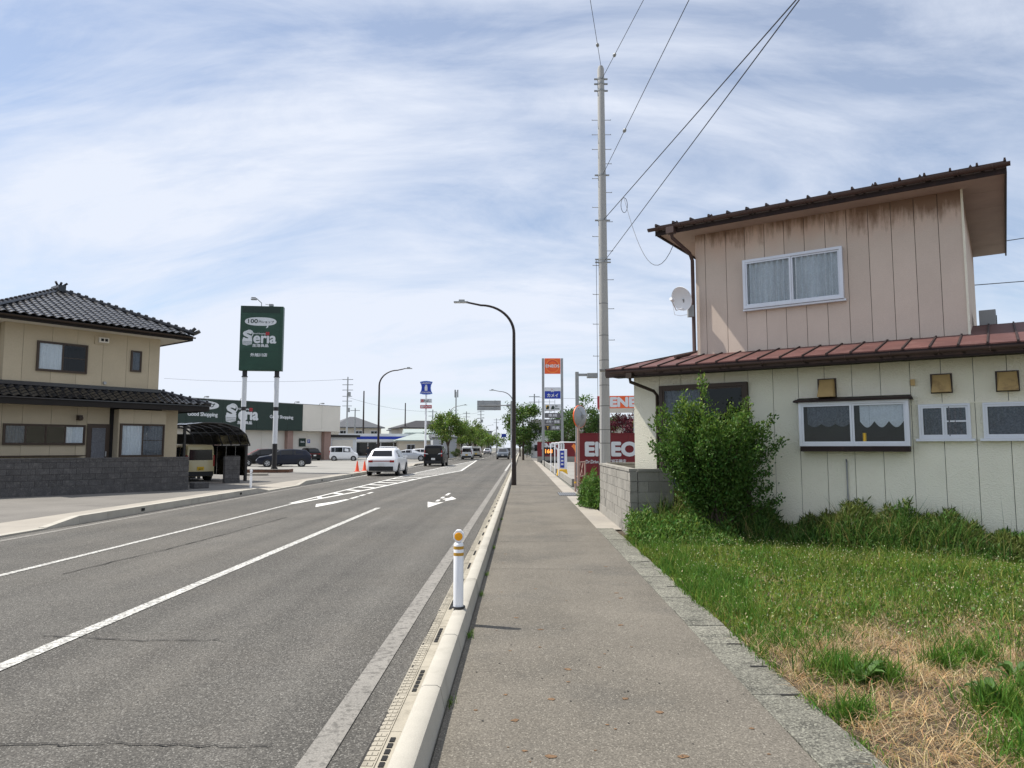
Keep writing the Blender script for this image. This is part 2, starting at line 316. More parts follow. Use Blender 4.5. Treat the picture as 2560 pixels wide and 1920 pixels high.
def leaves(name, P, size, cols, up=.3, m='leaf', outdir=None, aspect=.5):
    """one rhombic, slightly folded leaf per point"""
    n = len(P); size = np.broadcast_to(size, (n,))
    d = RNG.normal(size=(n, 3)); d[:, 2] += up
    if outdir is not None: d += outdir
    d /= np.linalg.norm(d, axis=1)[:, None]
    r = RNG.normal(size=(n, 3)); s = np.cross(d, r); s /= np.linalg.norm(s, axis=1)[:, None]
    nn = np.cross(d, s)
    L = size[:, None]
    V = np.stack([P, P + d * L * .5 + s * L * aspect * .5 + nn * L * .08, P + d * L, P + d * L * .5 - s * L * aspect * .5 + nn * L * .08], 1).reshape(-1, 3)
    i = np.arange(n)[:, None] * 4
    F = np.concatenate([i + [0, 1, 2], i + [0, 2, 3]], 1).reshape(-1, 3)
    return raw_mesh(name, V, F, np.repeat(cols, 4, 0), m)
def ring(n, a=0., b=2 * math.pi): return [a + (b - a) * i / n for i in range(n)]
# ================================================================== SETTING
g = MB(); g.box(-1500, 1500, -60, 3000, -.6, -.05); struct('ground', g, 'far_ground')
def strip(name, x0, x1, y0, y1, z, m):      # finely divided long sheet
    mb = MB(); ys = [y0 + (y1 - y0) * i / 12 for i in range(13)]
    for a, b in zip(ys, ys[1:]): mb.add([(x0, a, z), (x1, a, z), (x1, b, z), (x0, b, z)], [(0, 1, 2, 3)])
    return struct(name, mb, m)
road = strip('road', -9.42, -.815, -15, 620, -.02, 'asphalt')
side = strip('sidewalk', -.46, 1.50, -12, 620, .0, 'sidewalk')
strip('pavement', -11.1, -9.60, -15, 620, .0, 'paving')
sheet('roadside_apron', [(-40, -15), (-11.1, -15), (-11.1, 30.2), (-11.1, 44), (-15, 46), (-40, 46)], -.004, 'apron')
sheet('parking_lot', [(-11.1, 44.02), (-11.1, 120), (-70, 120), (-70, 46.02), (-15, 46.02)], .0, 'lot')
sheet('forecourt', [(2.1, 30.3), (40, 30.3), (40, 79.8), (2.1, 79.8)], .0, 'lot')
sheet('roadside_verge', [(1.50, 14.2), (1.98, 14.2), (1.98, 90), (1.50, 90)], -.006, 'paving')
sheet('far_plots', [(1.5, 80), (60, 80), (60, 600), (1.5, 600)], -.02, 'apron')
# field with low bumps
nx, ny = 46, 44; X = np.linspace(1.835, 16, nx); Y = np.linspace(-2, 15.5, ny)
XX, YY = np.meshgrid(X, Y, indexing='ij')
def field_z(x, y):
    return .035 * np.sin(x * 1.7 + y * .9) * np.cos(y * 1.3 - x * .4) + .012 * np.sin(x * 5.1) * np.sin(y * 4.3) - .035 + .06 * np.clip((x - 1.9) / .8, 0, 1)
ZZ = field_z(XX, YY); V = np.stack([XX, YY, ZZ], -1).reshape(-1, 3)
ii, jj = np.meshgrid(np.arange(nx - 1), np.arange(ny - 1), indexing='ij'); k0 = (ii * ny + jj).ravel()
fld = raw_mesh('field', V, np.stack([k0, k0 + ny, k0 + ny + 1, k0 + 1], 1), None, 'earth')
fld.polygons.foreach_set('use_smooth', [True] * len(fld.polygons)); tag(link(fld, 'field'), kind='structure')

# --- painted markings: each its own part of the road
def mark(pts, m='paint', name='road_marking', z=-.014):
    mb = MB(); n = len(pts); mb.add([(x, y, z) for x, y in pts], [tuple(range(n))]); return mb.build(name, m, road)
def line(p, q, w, m='paint', name='road_line'):
    (x0, y0), (x1, y1) = p, q; d = Vector((x1 - x0, y1 - y0)).normalized(); nx_, ny_ = -d.y * w / 2, d.x * w / 2
    return mark([(x0 - nx_, y0 - ny_), (x1 - nx_, y1 - ny_), (x1 + nx_, y1 + ny_), (x0 + nx_, y0 + ny_)], m, name)
line((-1.07, -10), (-1.07, 50), .155, 'paint_old', 'edge_line'); line((-1.10, 50.01), (-1.16, 260), .155, 'paint', 'edge_line')
line((-9.05, -10), (-9.05, 34), .14, 'paint_old', 'edge_line'); line((-9.1, 34.01), (-9.2, 260), .14, 'paint', 'edge_line')
line((-3.85, -9), (-3.85, 19.3), .135)
line((-6.63, -9), (-6.60, 20.7), .105)
RB = [(-6.60, 20.71), (-6.41, 22.6), (-6.12, 25.4), (-5.89, 28.0), (-5.28, 38.9), (-4.20, 49.9), (-5.62, 90.4)]
for a, b in zip(RB, RB[1:]): line(a, b, .15, 'paint_fresh')
LB = [(-6.72, 20.8), (-6.72, 47), (-5.70, 90.3)]
for i, (a, b) in enumerate(zip(LB, LB[1:])): line(a, b, .11, 'paint_fresh')
def xat(pl, y):
    for (xa, ya), (xb, yb) in zip(pl, pl[1:]):
        if ya <= y <= yb: return xa + (xb - xa) * (y - ya) / (yb - ya)
y = 21.6
while y < 88:
    yb = y - .55 if y > 23 else y - .2
    xl = xat(LB, min(y, 90)) + .055; xr = xat(RB, yb) - .09
    if xr - xl > .06: mark([(xl, y - .23), (xr, yb - .23), (xr, yb + .23), (xl, y + .23)], 'paint_fresh', 'hatch_bar')
    y += 1.95
for k in range(14): line((-5.65 + .02 * k, 93 + 10 * k), (-5.63 + .02 * k, 98 + 10 * k), .15)
mark([(-5.61, 19.5), (-5.42, 20.85), (-5.36, 22.35), (-5.50, 22.45), (-5.62, 21.5), (-5.88, 20.5)], 'paint_fresh', 'arrow_marking')
for a, b in ((22.7, 23.75), (24.0, 24.75), (25.2, 26.0)): mark([(-5.47, a), (-5.35, a), (-5.35, b), (-5.47, b)], 'paint_fresh', 'arrow_marking')
mark([(-2.53, 19.4), (-2.30, 21.35), (-2.48, 21.1), (-2.58, 21.1), (-2.80, 21.45)], 'paint_fresh', 'arrow_marking')
mark([(-2.05, 22.65), (-2.30, 23.7), (-2.33, 23.1), (-2.46, 22.7), (-2.46, 22.4), (-2.34, 22.35), (-2.32, 21.65)], 'paint_fresh', 'arrow_marking')
for a, b in ((21.6, 22.3), (22.9, 23.6), (24.3, 25.5)): mark([(-2.60, a), (-2.50, a), (-2.50, b), (-2.60, b)], 'paint_fresh', 'arrow_marking')
def crack(pts, w=.012, parent=road, z=-.012, m='crack', name='crack'):
    mb = MB(); P_ = []
    for (xa, ya), (xb, yb) in zip(pts, pts[1:]):
        for i in range(14):
            t = i / 14; P_.append((xa + (xb - xa) * t + random.gauss(0, .012), ya + (yb - ya) * t + random.gauss(0, .012)))
    for i in range(len(P_) - 1):
        a, b = P_[i], P_[i + 1]; d = (Vector(b) - Vector(a)).normalized(); ww = w * random.uniform(.25, 1)
        n_ = Vector((-d.y, d.x)) * ww / 2; n2_ = Vector((-d.y, d.x)) * w * random.uniform(.25, 1) / 2
        mb.add([(a[0] - n_.x, a[1] - n_.y, z), (b[0] - n2_.x, b[1] - n2_.y, z), (b[0] + n2_.x, b[1] + n2_.y, z), (a[0] + n_.x, a[1] + n_.y, z)], [(0, 1, 2, 3)])
    return mb.build(name, m, parent)
crack([(-2.9, 4.0), (-2.2, 4.02), (-1.3, 3.99)], .016); crack([(-4.15, 6.25), (-3.3, 6.1), (-2.5, 6.12)], .018)
crack([(-5.9, 9.2), (-5.6, 12), (-5.45, 17.0)], .03); crack([(-2.2, 11), (-1.9, 11.2)], .02)
crack([(-.818, -3), (-.822, 12), (-.818, 40)], .016, road, -.0105); crack([(-.4, 9.6), (1.3, 9.55)], .012, side, .003); crack([(-.4, 12.3), (1.45, 12.3)], .015, side, .003)
for yy in (21, 25.5, 31, 38): crack([(-.42, yy), (1.48, yy)], .03, side, .003)
for i in range(60):      # rusty specks on the footpath
    x, y = random.uniform(-.3, 1.4), 3 + 8 * random.random() ** 1.5; r = random.choice((.007, .010, .014, .024)); mb = MB()
    pts = [(x + r * random.uniform(.5, 1.2) * 1.3 * math.cos(t), y + r * random.uniform(.5, 1.2) * math.sin(t)) for t in ring(9)]
    mb.add([(a, b, .003) for a, b in pts], [tuple(range(9))]); mb.build('rust_spot', 'rustspot', side)
for i in range(70):      # leaf litter and dark grit
    x, y = random.uniform(-.4, 1.45), random.uniform(2.6, 9); r = random.uniform(.004, .009); mb = MB()
    mb.add([(x + r * math.cos(t), y + r * math.sin(t), .004) for t in ring(5)], [tuple(range(5))]); mb.build('grit_speck', 'crack', side)

# --- right-hand kerb: separate 1.2 m blocks
kerb = thing('kerb', None, None); kerb['kind'] = 'structure'
def kerb_mesh(L, h=.14, w0=-.632, wtop0=-.622, wtop1=-.505, w1=-.462):
    mb = MB(); prof = [(w0, -.05), (w0, h - .035), (wtop0 + .002, h - .012), (wtop0 + .022, h), (wtop1 - .02, h), (wtop1 + .004, h - .014), (w1, -.05)]
    n = len(prof)
    for t in (0, L): mb.v += [(x, t, z) for x, z in prof]
    mb.f = [tuple(range(n))[::-1], tuple(range(n, 2 * n))] + [(i, (i + 1) % n, n + (i + 1) % n, n + i) for i in range(n)]; mb.mi = [0] * len(mb.f)
    return mb.mesh('kerb_block', 'kerb', 35)
km = kerb_mesh(1.192)
for i in range(56): link(km, 'kerb_block', kerb, (random.uniform(-.002, .002), .93 + 1.2 * i, random.uniform(-.002, .002)))
far = kerb_mesh(180); tag(link(far, 'kerb_run', kerb, (0, 68.2, 0)), kind='stuff')
# --- slotted gutter blocks between the road and that kerb
gut = thing('gutter', None, None); gut['kind'] = 'structure'
mb = MB(); mb.box(-.822, -.634, 0, .595, -.06, -.012)
for k in range(9):
    for xx in (-.815, -.785): mb.box(xx, xx + .026, .03 + k * .062, .03 + k * .062 + .042, -.0118, -.0085)
mb.box(-.752, -.747, 0, .595, -.0118, -.007)
gm = mb.mesh('gutter_block', 'gutter')
mb = MB()
for k in range(6): mb.box(-.728, -.700, .06 + k * .078, .06 + k * .078 + .058, -.0116, -.0075)
gs_ = mb.mesh('drain_slot', 'dark')
for i in range(90):
    o = link(gm, 'gutter_block', gut, (0, 1.2 + .6 * i, 0))
    if i % 2 == 0: link(gs_, 'drain_slot', o)
gr = MB(); gr.box(-.822, -.634, 55.2, 300, -.06, -.012); tag(gr.build('gutter_run', 'gutter', gut), kind='stuff')
# --- edge drain with lids along the field
ed = thing('edge_drain', None, None); ed['kind'] = 'structure'
mb = MB(); mb.box(1.502, 1.83, 0, .592, -.10, .004); em = mb.mesh('drain_lid', 'drain')
mb = MB(); mb.box(1.68, 1.80, .575, .600, .0045, .0075); es = mb.mesh('lid_slot', 'dark')
for i in range(23):
    o = link(em, 'drain_lid', ed, (random.uniform(-.004, .004), .6 + .6 * i, random.uniform(-.004, .004)))
    if i in (3, 4, 6, 7, 8, 12, 15): link(es, 'lid_slot', o)
# --- steel grating across the footpath edge
mb = MB(); mb.box(1.28, 1.92, 23.9, 25.6, -.05, .004); gt = mb.build('floor_grating', 'dark'); tag(gt, 'blue-grey steel floor grating set in the footpath by the railing', 'grating')
for k in range(9):
    mb = MB(); mb.box(1.30 + k * .07, 1.335 + k * .07, 23.95, 25.55, .0045, .012); mb.build('grating_bar', 'steel', gt)
# --- left-hand kerb with dropped entrances
lk = thing('kerb', None, None); lk['kind'] = 'structure'
def lkerb(y0, y1, ramp0=True, ramp1=True):
    L = y1 - y0; n = max(2, round(L / 1.0)); s = L / n
    for i in range(n):
        a, b = y0 + i * s + .003, y0 + (i + 1) * s - .003
        ha = .15 if not (i == 0 and ramp0) else .02; hb = .15 if not (i == n - 1 and ramp1) else .02
        mb = MB(); mb.hexa([(-9.62, a, -.06), (-9.42, a, -.06), (-9.42, b, -.06), (-9.62, b, -.06), (-9.60, a, ha), (-9.435, a, ha), (-9.435, b, hb), (-9.60, b, hb)])
        o = mb.build('kerb_block', 'kerb', lk)
        if i % 6 == 3 and i < n - 1:
            mb = MB(); mb.box(-9.421, -9.415, a + .4, a + .55, .03, .1); mb.build('drain_hole', 'dark', o)
def lflush(y0, y1):
    n = max(1, round((y1 - y0) / 2)); s = (y1 - y0) / n
    for i in range(n):
        mb = MB(); mb.box(-9.62, -9.42, y0 + i * s + .003, y0 + (i + 1) * s - .003, -.06, .012); mb.build('kerb_block', 'kerb', lk)
lflush(-4, 14.2); lkerb(14.2, 26.6); lflush(26.6, 30.3); lkerb(30.3, 52); lflush(52, 62.5); lkerb(62.5, 118, True, False)
# ================================================================== WINDOWS, SHARED PARTS
def curtain_mesh(u0, u1, z0, z1, v, m, folds=9, amp=.012, scallop=0.):
    mb = MB(); n = folds * 6; top = []; bot = []
    for i in range(n + 1):
        t = i / n; u = u0 + (u1 - u0) * t; w = v + amp * math.sin(t * folds * 2 * math.pi) + amp * .4 * math.sin(t * folds * 5.1 + 1)
        zb = z0 + scallop * (1 - abs(math.sin(t * math.pi * folds / 2.0))) if scallop else z0
        top.append((u, w, z1)); bot.append((u, w, zb))
    mb.add(top + bot, [(i, i + 1, n + 2 + i, n + 1 + i) for i in range(n)]); return mb
def window(parent, u0, u1, z0, z1, v, fm='silverframe', panes=2, dep=.07, fw=.04, curtain=None, gl='glass', cz=None, scallop=0., bar=None, sill=False, back='interior', folds=6, amp=.012, cy=.03):
    """sliding window standing proud of the wall plane v (front faces -y)"""
    y0 = v - dep; mb = MB()
    mb.box(u0, u1, y0, v, z1 - fw, z1); mb.box(u0, u1, y0, v, z0, z0 + fw); mb.box(u0, u0 + fw, y0, v, z0 + fw, z1 - fw); mb.box(u1 - fw, u1, y0, v, z0 + fw, z1 - fw)
    w = mb.build('window', fm, parent)
    mb = MB(); mb.box(u0 + fw, u1 - fw, v - .012, v + .01, z0 + fw, z1 - fw); mb.build('backing', back, w)
    s = (u1 - u0 - 2 * fw) / panes
    for i in range(panes):
        a = u0 + fw + i * s; b = a + s; off = .0 if i % 2 == 0 else .014; yy = y0 + .012 + off; q = .032
        mb = MB(); mb.box(a, b, yy, yy + .02, z1 - fw - q, z1 - fw - .001); mb.box(a, b, yy, yy + .02, z0 + fw + .001, z0 + fw + q)
        mb.box(a + .001, a + q, yy, yy + .02, z0 + fw + q, z1 - fw - q); mb.box(b - q, b - .001, yy, yy + .02, z0 + fw + q, z1 - fw - q)
        if bar and i in bar: mb.box(a + q, b - q, yy + .002, yy + .018, (z0 + z1) / 2 - .012, (z0 + z1) / 2 + .012)
        mb.build('sash', fm, w)
        mb = MB(); mb.box(a + q, b - q, yy + .008, yy + .011, z0 + fw + q, z1 - fw - q); mb.build('pane', gl[i] if isinstance(gl, (list, tuple)) else gl, w)
        cm = curtain[i] if isinstance(curtain, (list, tuple)) else curtain
        if cm: curtain_mesh(a + .01, b - .01, (cz if cz else z0 + fw + .01), z1 - fw - .01, v - cy, cm, folds, amp, scallop).build('curtain', cm, w, smooth=60)
    if sill: mb = MB(); mb.box(u0 - .05, u1 + .05, y0 - .03, v, z0 - .04, z0 - .002); mb.build('sill', fm, w)
    return w
def half_gutter(parent, u0, u1, v, z, r, m, n=8, brackets=0, name='rain_gutter'):
    mb = MB(); out_ = [(v + r * math.cos(t), z + r * math.sin(t)) for t in [math.pi + math.pi * i / n for i in range(n + 1)]]
    inn = [(v + (r - .006) * math.cos(t), z + (r - .006) * math.sin(t)) for t in [2 * math.pi - math.pi * i / n for i in range(n + 1)]]
    mb.prism(out_ + inn, 'x', u0, u1); g_ = mb.build(name, m, parent, smooth=40)
    for i in range(brackets):
        u = u0 + (u1 - u0) * (i + .5) / brackets; mb = MB()
        mb.tube([(u, v + (r + .006) * math.cos(t), z + (r + .006) * math.sin(t)) for t in [math.pi * .98 + math.pi * 1.04 * k / 7 for k in range(8)]], .008, 5); mb.build('bracket', m, g_)
    return g_
def block_wall(name, label, loc, rz, L, h, m, mm, bl=.4, bh=.2, th=.14, cap=False, base=0., seed=1, group=None, gap=.010):
    """courses of separate blocks; local x from -L to 0, front at y=0 facing -y"""
    t = thing(name, label, 'wall', loc, rz, group); rr = random.Random(seed)
    mb = MB(); mb.box(-L + .03, -.03, .008, th - .008, 0, h - .004); mb.build('core', mm, t)
    z = 0
    if base:
        n = max(1, round(L / 2)); s = L / n
        for i in range(n): mb = MB(); mb.box(-L + i * s + .004, -L + (i + 1) * s - .004, -.02, th + .02, -.05, base); mb.build('base_stone', m, t)
        z = base
    k = 0
    while z < h - .05:
        z1 = min(z + bh, h); x = -L - (bl / 2 if k % 2 else 0)
        while x < -.01:
            a, b = max(x, -L), min(x + bl, 0)
            if b - a > .05:
                d = rr.uniform(-.003, .003); mb = MB(); mb.box(a + gap / 2, b - gap / 2, d, th - d, z + gap / 2, z1 - gap / 2); mb.build('block', m, t)
            x += bl
        z = z1; k += 1
    if cap:
        n = max(1, round(L / .6)); s = L / n
        for i in range(n): mb = MB(); mb.box(-L + i * s + .003, -L + (i + 1) * s - .003, -.015, th + .015, h, h + .05); mb.build('cap_stone', m, t)
    return t

# ================================================================== PINK AND CREAM HOUSE (right)
H = thing('two_storey_house', 'two-storey house with faded pink upper wall, cream lower wall and red-brown roofs', 'house', (2.7, 14.0, 0), -34.0)
mb = MB(); mb.box(-.50, 8.2, .02, 7.5, -.1, 3.16); wl = mb.build('wall', 'mortar', H)
u = -.52
edges = [-.52, .03, .47, .9, 1.33, 1.76] + [2.2 + .432 * i for i in range(15)]
for a, b in zip(edges, edges[1:]):
    mb = MB(); mb.box(a + .004, b - .004, 0, .018, .12, 3.14); mb.build('siding_panel', 'cream', wl, bevel=.003)
for k in range(5):
    mb = MB(); mb.box(-.521, -.503, .03 + k * 1.45, .03 + (k + 1) * 1.45 - .008, .12, 3.14); mb.build('siding_panel', 'cream', wl)
mb = MB(); mb.box(-.515, 8.2, -.002, .015, -.1, .11); mb.build('plinth', 'block', wl)
# upper storey
mb = MB(); mb.box(.52, 5.17, .92, 5.9, 3.2, 6.1); wu = mb.build('upper_wall', 'hedge', H)
ue = [.49, .70, 1.13, 1.51, 1.89, 2.26, 2.63, 3.0, 3.37, 3.73, 4.1, 4.46, 4.82, 5.19]
for a, b in zip(ue, ue[1:]):
    mb = MB(); mb.box(a + .004, b - .004, .90, .918, 3.44, 6.2); mb.build('siding_panel', 'pink', wu, bevel=.003)
for k in range(3):
    for uu in (.489, 5.171): mb = MB(); mb.box(uu, uu + .02, .925 + 1.6 * k, .925 + 1.6 * k + 1.592, 3.44, 6.2); mb.build('siding_panel', 'pink', wu)
mb = MB(); mb.box(5.165, 5.20, .885, .93, 3.44, 6.12); mb.build('corner_trim', 'cream', wu)
mb = MB(); mb.box(.45, 5.22, .83, .91, 3.40, 3.445); mb.build('flashing', 'fascia', wu)
wn = window(H, 1.49, 3.30, 4.31, 5.28, .90, 'silverframe', 2, .13, .05, 'lace', folds=8, amp=.032, cy=.055)
mb = MB(); mb.box(1.47, 3.33, .80, .9, 4.27, 4.305); mb.build('sill', 'silverframe', wn)
# lower storey windows
window(H, .06, 1.76, .55, 2.80, 0., 'bronze', 2, .10, .07, ('sheer', None), ('glass', 'darkglass'))
# bay window box
mb = MB(); mb.box(2.68, 4.33, -.22, .0, 1.535, 1.62); bay = mb.build('bay_base', 'fascia', H)
mb = MB(); mb.hexa([(2.60, -.30, 2.375), (4.40, -.30, 2.375), (4.40, -.005, 2.375), (2.60, -.005, 2.375), (2.60, -.30, 2.40), (4.40, -.30, 2.40), (4.36, -.005, 2.46), (2.64, -.005, 2.46)]); mb.build('bay_roof', 'fascia', H)
for uu in (2.67, 4.30): mb = MB(); mb.box(uu, uu + .04, -.134, -.005, 1.62, 2.375); mb.build('bay_side', 'silverframe', H)
bw = window(H, 2.67, 4.34, 1.625, 2.374, -.215 + .08, 'silverframe', 2, .08, .045, None)
curtain_mesh(2.80, 3.46, 1.95, 2.30, -.152, 'sheer', 6, .004, .05).build('curtain', 'sheer', bw, smooth=60)
curtain_mesh(3.62, 4.26, 1.93, 2.30, -.152, 'lace', 6, .004, .10).build('curtain', 'lace', bw, smooth=60)
mb = MB(); mb.cyl((3.68, -.155, 1.70), (3.68, -.155, 1.84), .03, n=10); mb.build('jar', 'yellow', bw)
window(H, 4.46, 5.16, 1.74, 2.285, 0., 'silverframe', 2, .07, .03, 'sheer', bar=(1,), sill=True, folds=4)
window(H, 5.32, 6.5, 1.74, 2.285, 0., 'silverframe', 2, .07, .03, 'sheer', sill=True, folds=6)
window(H, 6.75, 7.6, 1.74, 2.285, 0., 'silverframe', 2, .07, .03, 'sheer', sill=True, folds=5)
mb = MB(); mb.box(4.36, 8.1, -.012, -.001, 2.29, 2.31); mb.build('wall_trim', 'cream', wl)
for a, z0, z1 in ((2.97, 2.46, 2.77), (4.66, 2.47, 2.755), (5.52, 2.46, 2.75), (7.0, 2.46, 2.75)):     # hooded vents
    b = a + .27; mb = MB(); mb.box(a - .015, b + .015, -.022, -.001, z0 - .012, z1 + .015); o = mb.build('vent_hood', 'bronze', H)
    mb = MB(); mb.hexa([(a, -.20, z0), (b, -.20, z0), (b, -.02, z0), (a, -.02, z0), (a + .04, -.085, z1 - .01), (b - .04, -.085, z1 - .01), (b - .01, -.02, z1), (a + .01, -.02, z1)]); mb.build('hood_cover', 'ochre', o, bevel=.008)
mb = MB(); mb.box(4.37, 4.43, -.05, 0, 2.60, 2.70); mb.build('junction_box', 'ochre', H)
mb = MB(); mb.tube([(3.37, -.03, .3), (3.37, -.03, 1.36), (3.36, 0, 1.40)], .013); mb.build('conduit', 'steel', H)
# lower roof: metal sheets with standing seams
def rz_(v): return 3.14 + .235 * (v + .58)
lr = MB(); lr.box(-.95, 8.4, -.40, .9, 3.13, 3.16); lr = lr.build('lower_roof', 'soffit', H)
p = .37; u = -.85
while u < 8.3:
    uu = max(u, -.85); vm = 2.4 if uu > 5.0 else (.92 if uu > .33 else min(3.2, -.2 + 1.9 * (uu + .85 + .3)))
    vl = vm if uu > .33 else min(3.2, -.58 + 1.9 * (uu + .85)) + .02
    vr_ = vm if uu > .33 else min(3.2, -.58 + 1.9 * (uu + p + .85))
    a, b = uu + .012, uu + p - .012
    mb = MB(); mb.hexa([(a, -.58, rz_(-.58) - .02), (b, -.58, rz_(-.58) - .02), (b, vr_, rz_(vr_) - .02), (a, vl, rz_(vl) - .02),
                        (a, -.58, rz_(-.58)), (b, -.58, rz_(-.58)), (b, vr_, rz_(vr_)), (a, vl, rz_(vl))]); mb.build('roof_sheet', 'brownroof', lr)
    c = uu + p; mb = MB(); mb.hexa([(c - .016, -.60, rz_(-.6) - .01), (c + .016, -.60, rz_(-.6) - .01), (c + .016, vr_, rz_(vr_) - .01), (c - .016, vr_, rz_(vr_) - .01),
                        (c - .012, -.60, rz_(-.6) + .022), (c + .012, -.60, rz_(-.6) + .022), (c + .012, vr_, rz_(vr_) + .022), (c - .012, vr_, rz_(vr_) + .022)]); mb.build('seam', 'fascia', lr)
    u += p
mb = MB(); mb.box(-.85, 8.4, -.575, -.53, 2.97, 3.12); mb.build('fascia_board', 'fascia', lr)
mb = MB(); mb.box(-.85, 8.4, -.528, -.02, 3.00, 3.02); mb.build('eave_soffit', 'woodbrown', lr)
mb = MB(); mb.hexa([(-.87, -.56, 3.0), (-.83, -.56, 3.0), (.32, 2.3, 3.62), (.28, 2.3, 3.62), (-.87, -.56, 3.15), (-.83, -.56, 3.15), (.32, 2.3, 3.82), (.28, 2.3, 3.82)]); mb.build('rake_board', 'fascia', lr)
half_gutter(H, -.72, 8.4, -.64, 3.075, .05, 'gutterbrown', brackets=14)
half_gutter(H, -1.0, -.66, -.50, 3.16, .055, 'steel', brackets=1)
mb = MB(); mb.box(-.36, -.24, -.70, -.58, 2.93, 3.03); mb.tube([(-.30, -.64, 2.95), (-.30, -.62, 2.86), (-.02, -.16, 2.70), (.0, -.05, 2.62), (.0, -.05, .3)], .032); mb.build('downpipe', 'bronze', H, smooth=60)
# upper roof
ur = MB(); E0, E1 = -.12, 5.82
ur.hexa([(E0, .28, 6.09), (E1, .28, 6.09), (E1, 4.3, 6.5), (E0, 4.3, 6.5), (E0, .28, 6.13), (E1, .28, 6.13), (E1, 4.3, 6.56), (E0, 4.3, 6.56)])
ur.hexa([(E0, 4.3, 6.5), (E1, 4.3, 6.5), (E1, 6.4, 6.28), (E0, 6.4, 6.28), (E0, 4.3, 6.56), (E1, 4.3, 6.56), (E1, 6.4, 6.34), (E0, 6.4, 6.34)])
ur = ur.build('upper_roof', 'fascia', H)
for i in range(17):
    c = E0 + .02 + i * (E1 - E0 - .04) / 16; mb = MB(); mb.hexa([(c - .02, .26, 6.125), (c + .02, .26, 6.125), (c + .02, 4.3, 6.555), (c - .02, 4.3, 6.555), (c - .012, .26, 6.175), (c + .012, .26, 6.175), (c + .012, 4.3, 6.61), (c - .012, 4.3, 6.61)]); mb.build('seam', 'fascia', ur)
mb = MB()
for i in range(8): c = .3 + i * .72; mb.prism([(c - .05, 6.13), (c, 6.215), (c + .05, 6.13)], 'y', .40, .46)
mb.build('snow_guard', 'fascia', ur)
mb = MB(); mb.box(E0, E1, .285, .315, 5.93, 6.088); mb.build('fascia_board', 'fascia', ur)
for uu in (E0, E1 - .03): mb = MB(); mb.hexa([(uu, .316, 5.94), (uu + .03, .316, 5.94), (uu + .03, 6.35, 5.96), (uu, 6.35, 5.96), (uu, .316, 6.088), (uu + .03, .316, 6.088), (uu + .03, 6.35, 6.10), (uu, 6.35, 6.10)]); mb.build('rake_board', 'fascia', ur)
for k in range(6): mb = MB(); mb.box(E0 + .031, E1 - .031, .32 + k * .98, .32 + k * .98 + .972, 5.985, 6.0); mb.build('soffit_panel', 'soffit', ur)
half_gutter(ur, E0 - .12, E1 + .05, .215, 6.07, .058, 'gutterbrown', brackets=13)
mb = MB(); mb.box(.17, .33, .14, .29, 5.90, 6.03); mb.tube([(.25, .215, 5.93), (.26, .26, 5.82), (.44, .72, 5.58), (.455, .83, 5.45), (.455, .83, 3.55), (.40, .60, 3.47), (.25, .30, 3.40)], .038); mb.build('downpipe', 'gutterbrown', ur, smooth=60)
# air conditioner on the lower roof
ac = thing('air_conditioner', 'grey outdoor air-conditioner unit standing on the lower roof of the pink house', 'air conditioner', (2.7 + .829 * 5.43 + .559 * 2.8, 14 - .559 * 5.43 + .829 * 2.8, 3.5), 56)
mb = MB(); mb.box(-.38, .38, -.13, .13, .05, .62); mb.build('case', 'greymetal', ac, bevel=.01)
mb = MB()
for k in range(9): mb.box(-.36, .12, -.142, -.13, .1 + k * .048, .125 + k * .048)
mb.build('grille', 'trim', ac); mb = MB(); mb.box(-.3, .3, -.12, .12, 0, .05); mb.build('foot', 'trim', ac)
# satellite dish
ax, ay = .36, .52
dish = thing('satellite_dish', 'white satellite dish fixed to the corner of the pink upper wall', 'satellite dish', (2.7 + .829 * ax + .559 * ay, 14 - .559 * ax + .829 * ay, 4.62), 0)
mb = MB(); prof = [(r * .25, .06 * r * r) for r in (0.02, .25, .5, .75, .9, 1.0)]; prof += [(.252, .05), (.24, .052), (.12, .01), (.01, -.012)]
mb.lathe(prof, axis='y', n=28); o = mb.build('reflector', 'white', dish, smooth=50); o.rotation_euler = (R(-22), 0, R(126))
mb = MB(); mb.tube([(0, .06, -.20), (-.16, -.06, -.26), (-.27, -.18, -.10)], .012); mb.cyl((-.30, -.22, -.06), (-.24, -.14, -.08), .035, n=10); mb.build('feed_arm', 'white', dish, smooth=50)
mb = MB(); mb.tube([(0, .0, -.02), (.06, .08, -.16), (.22, .17, -.20)], .02); mb.box(.12, .24, .10, .20, -.36, -.12); mb.build('bracket', 'greymetal', dish)
mb = MB(); mb.tube([(-.26, -.16, -.1), (-.2, -.1, -.36), (-.05, .02, -.36), (.15, .14, -.3)], .005, 5); mb.build('cable', 'white', dish)
# grey block walls by the house
block_wall('block_wall', 'weathered grey concrete block wall along the footpath in front of the cream house', (2.0, 13.2, 0), -90, 5.0, 1.16, 'block', 'mortar', .39, .195, .14, cap=True, base=.2, seed=3)
block_wall('block_wall', 'short stained grey block wall returning to the cream house behind the weeds', (2.80, 13.19, 0), 0, .655, 1.16, 'block', 'mortar', .39, .195, .12, cap=True, base=.2, seed=5)
block_wall('block_wall', 'dark shaded block wall behind the utility pole and the footpath wall', (3.4, 18.05, 0), 0, 1.25, 1.18, 'block', 'mortar', .39, .195, .12, cap=True, base=.2, seed=6)
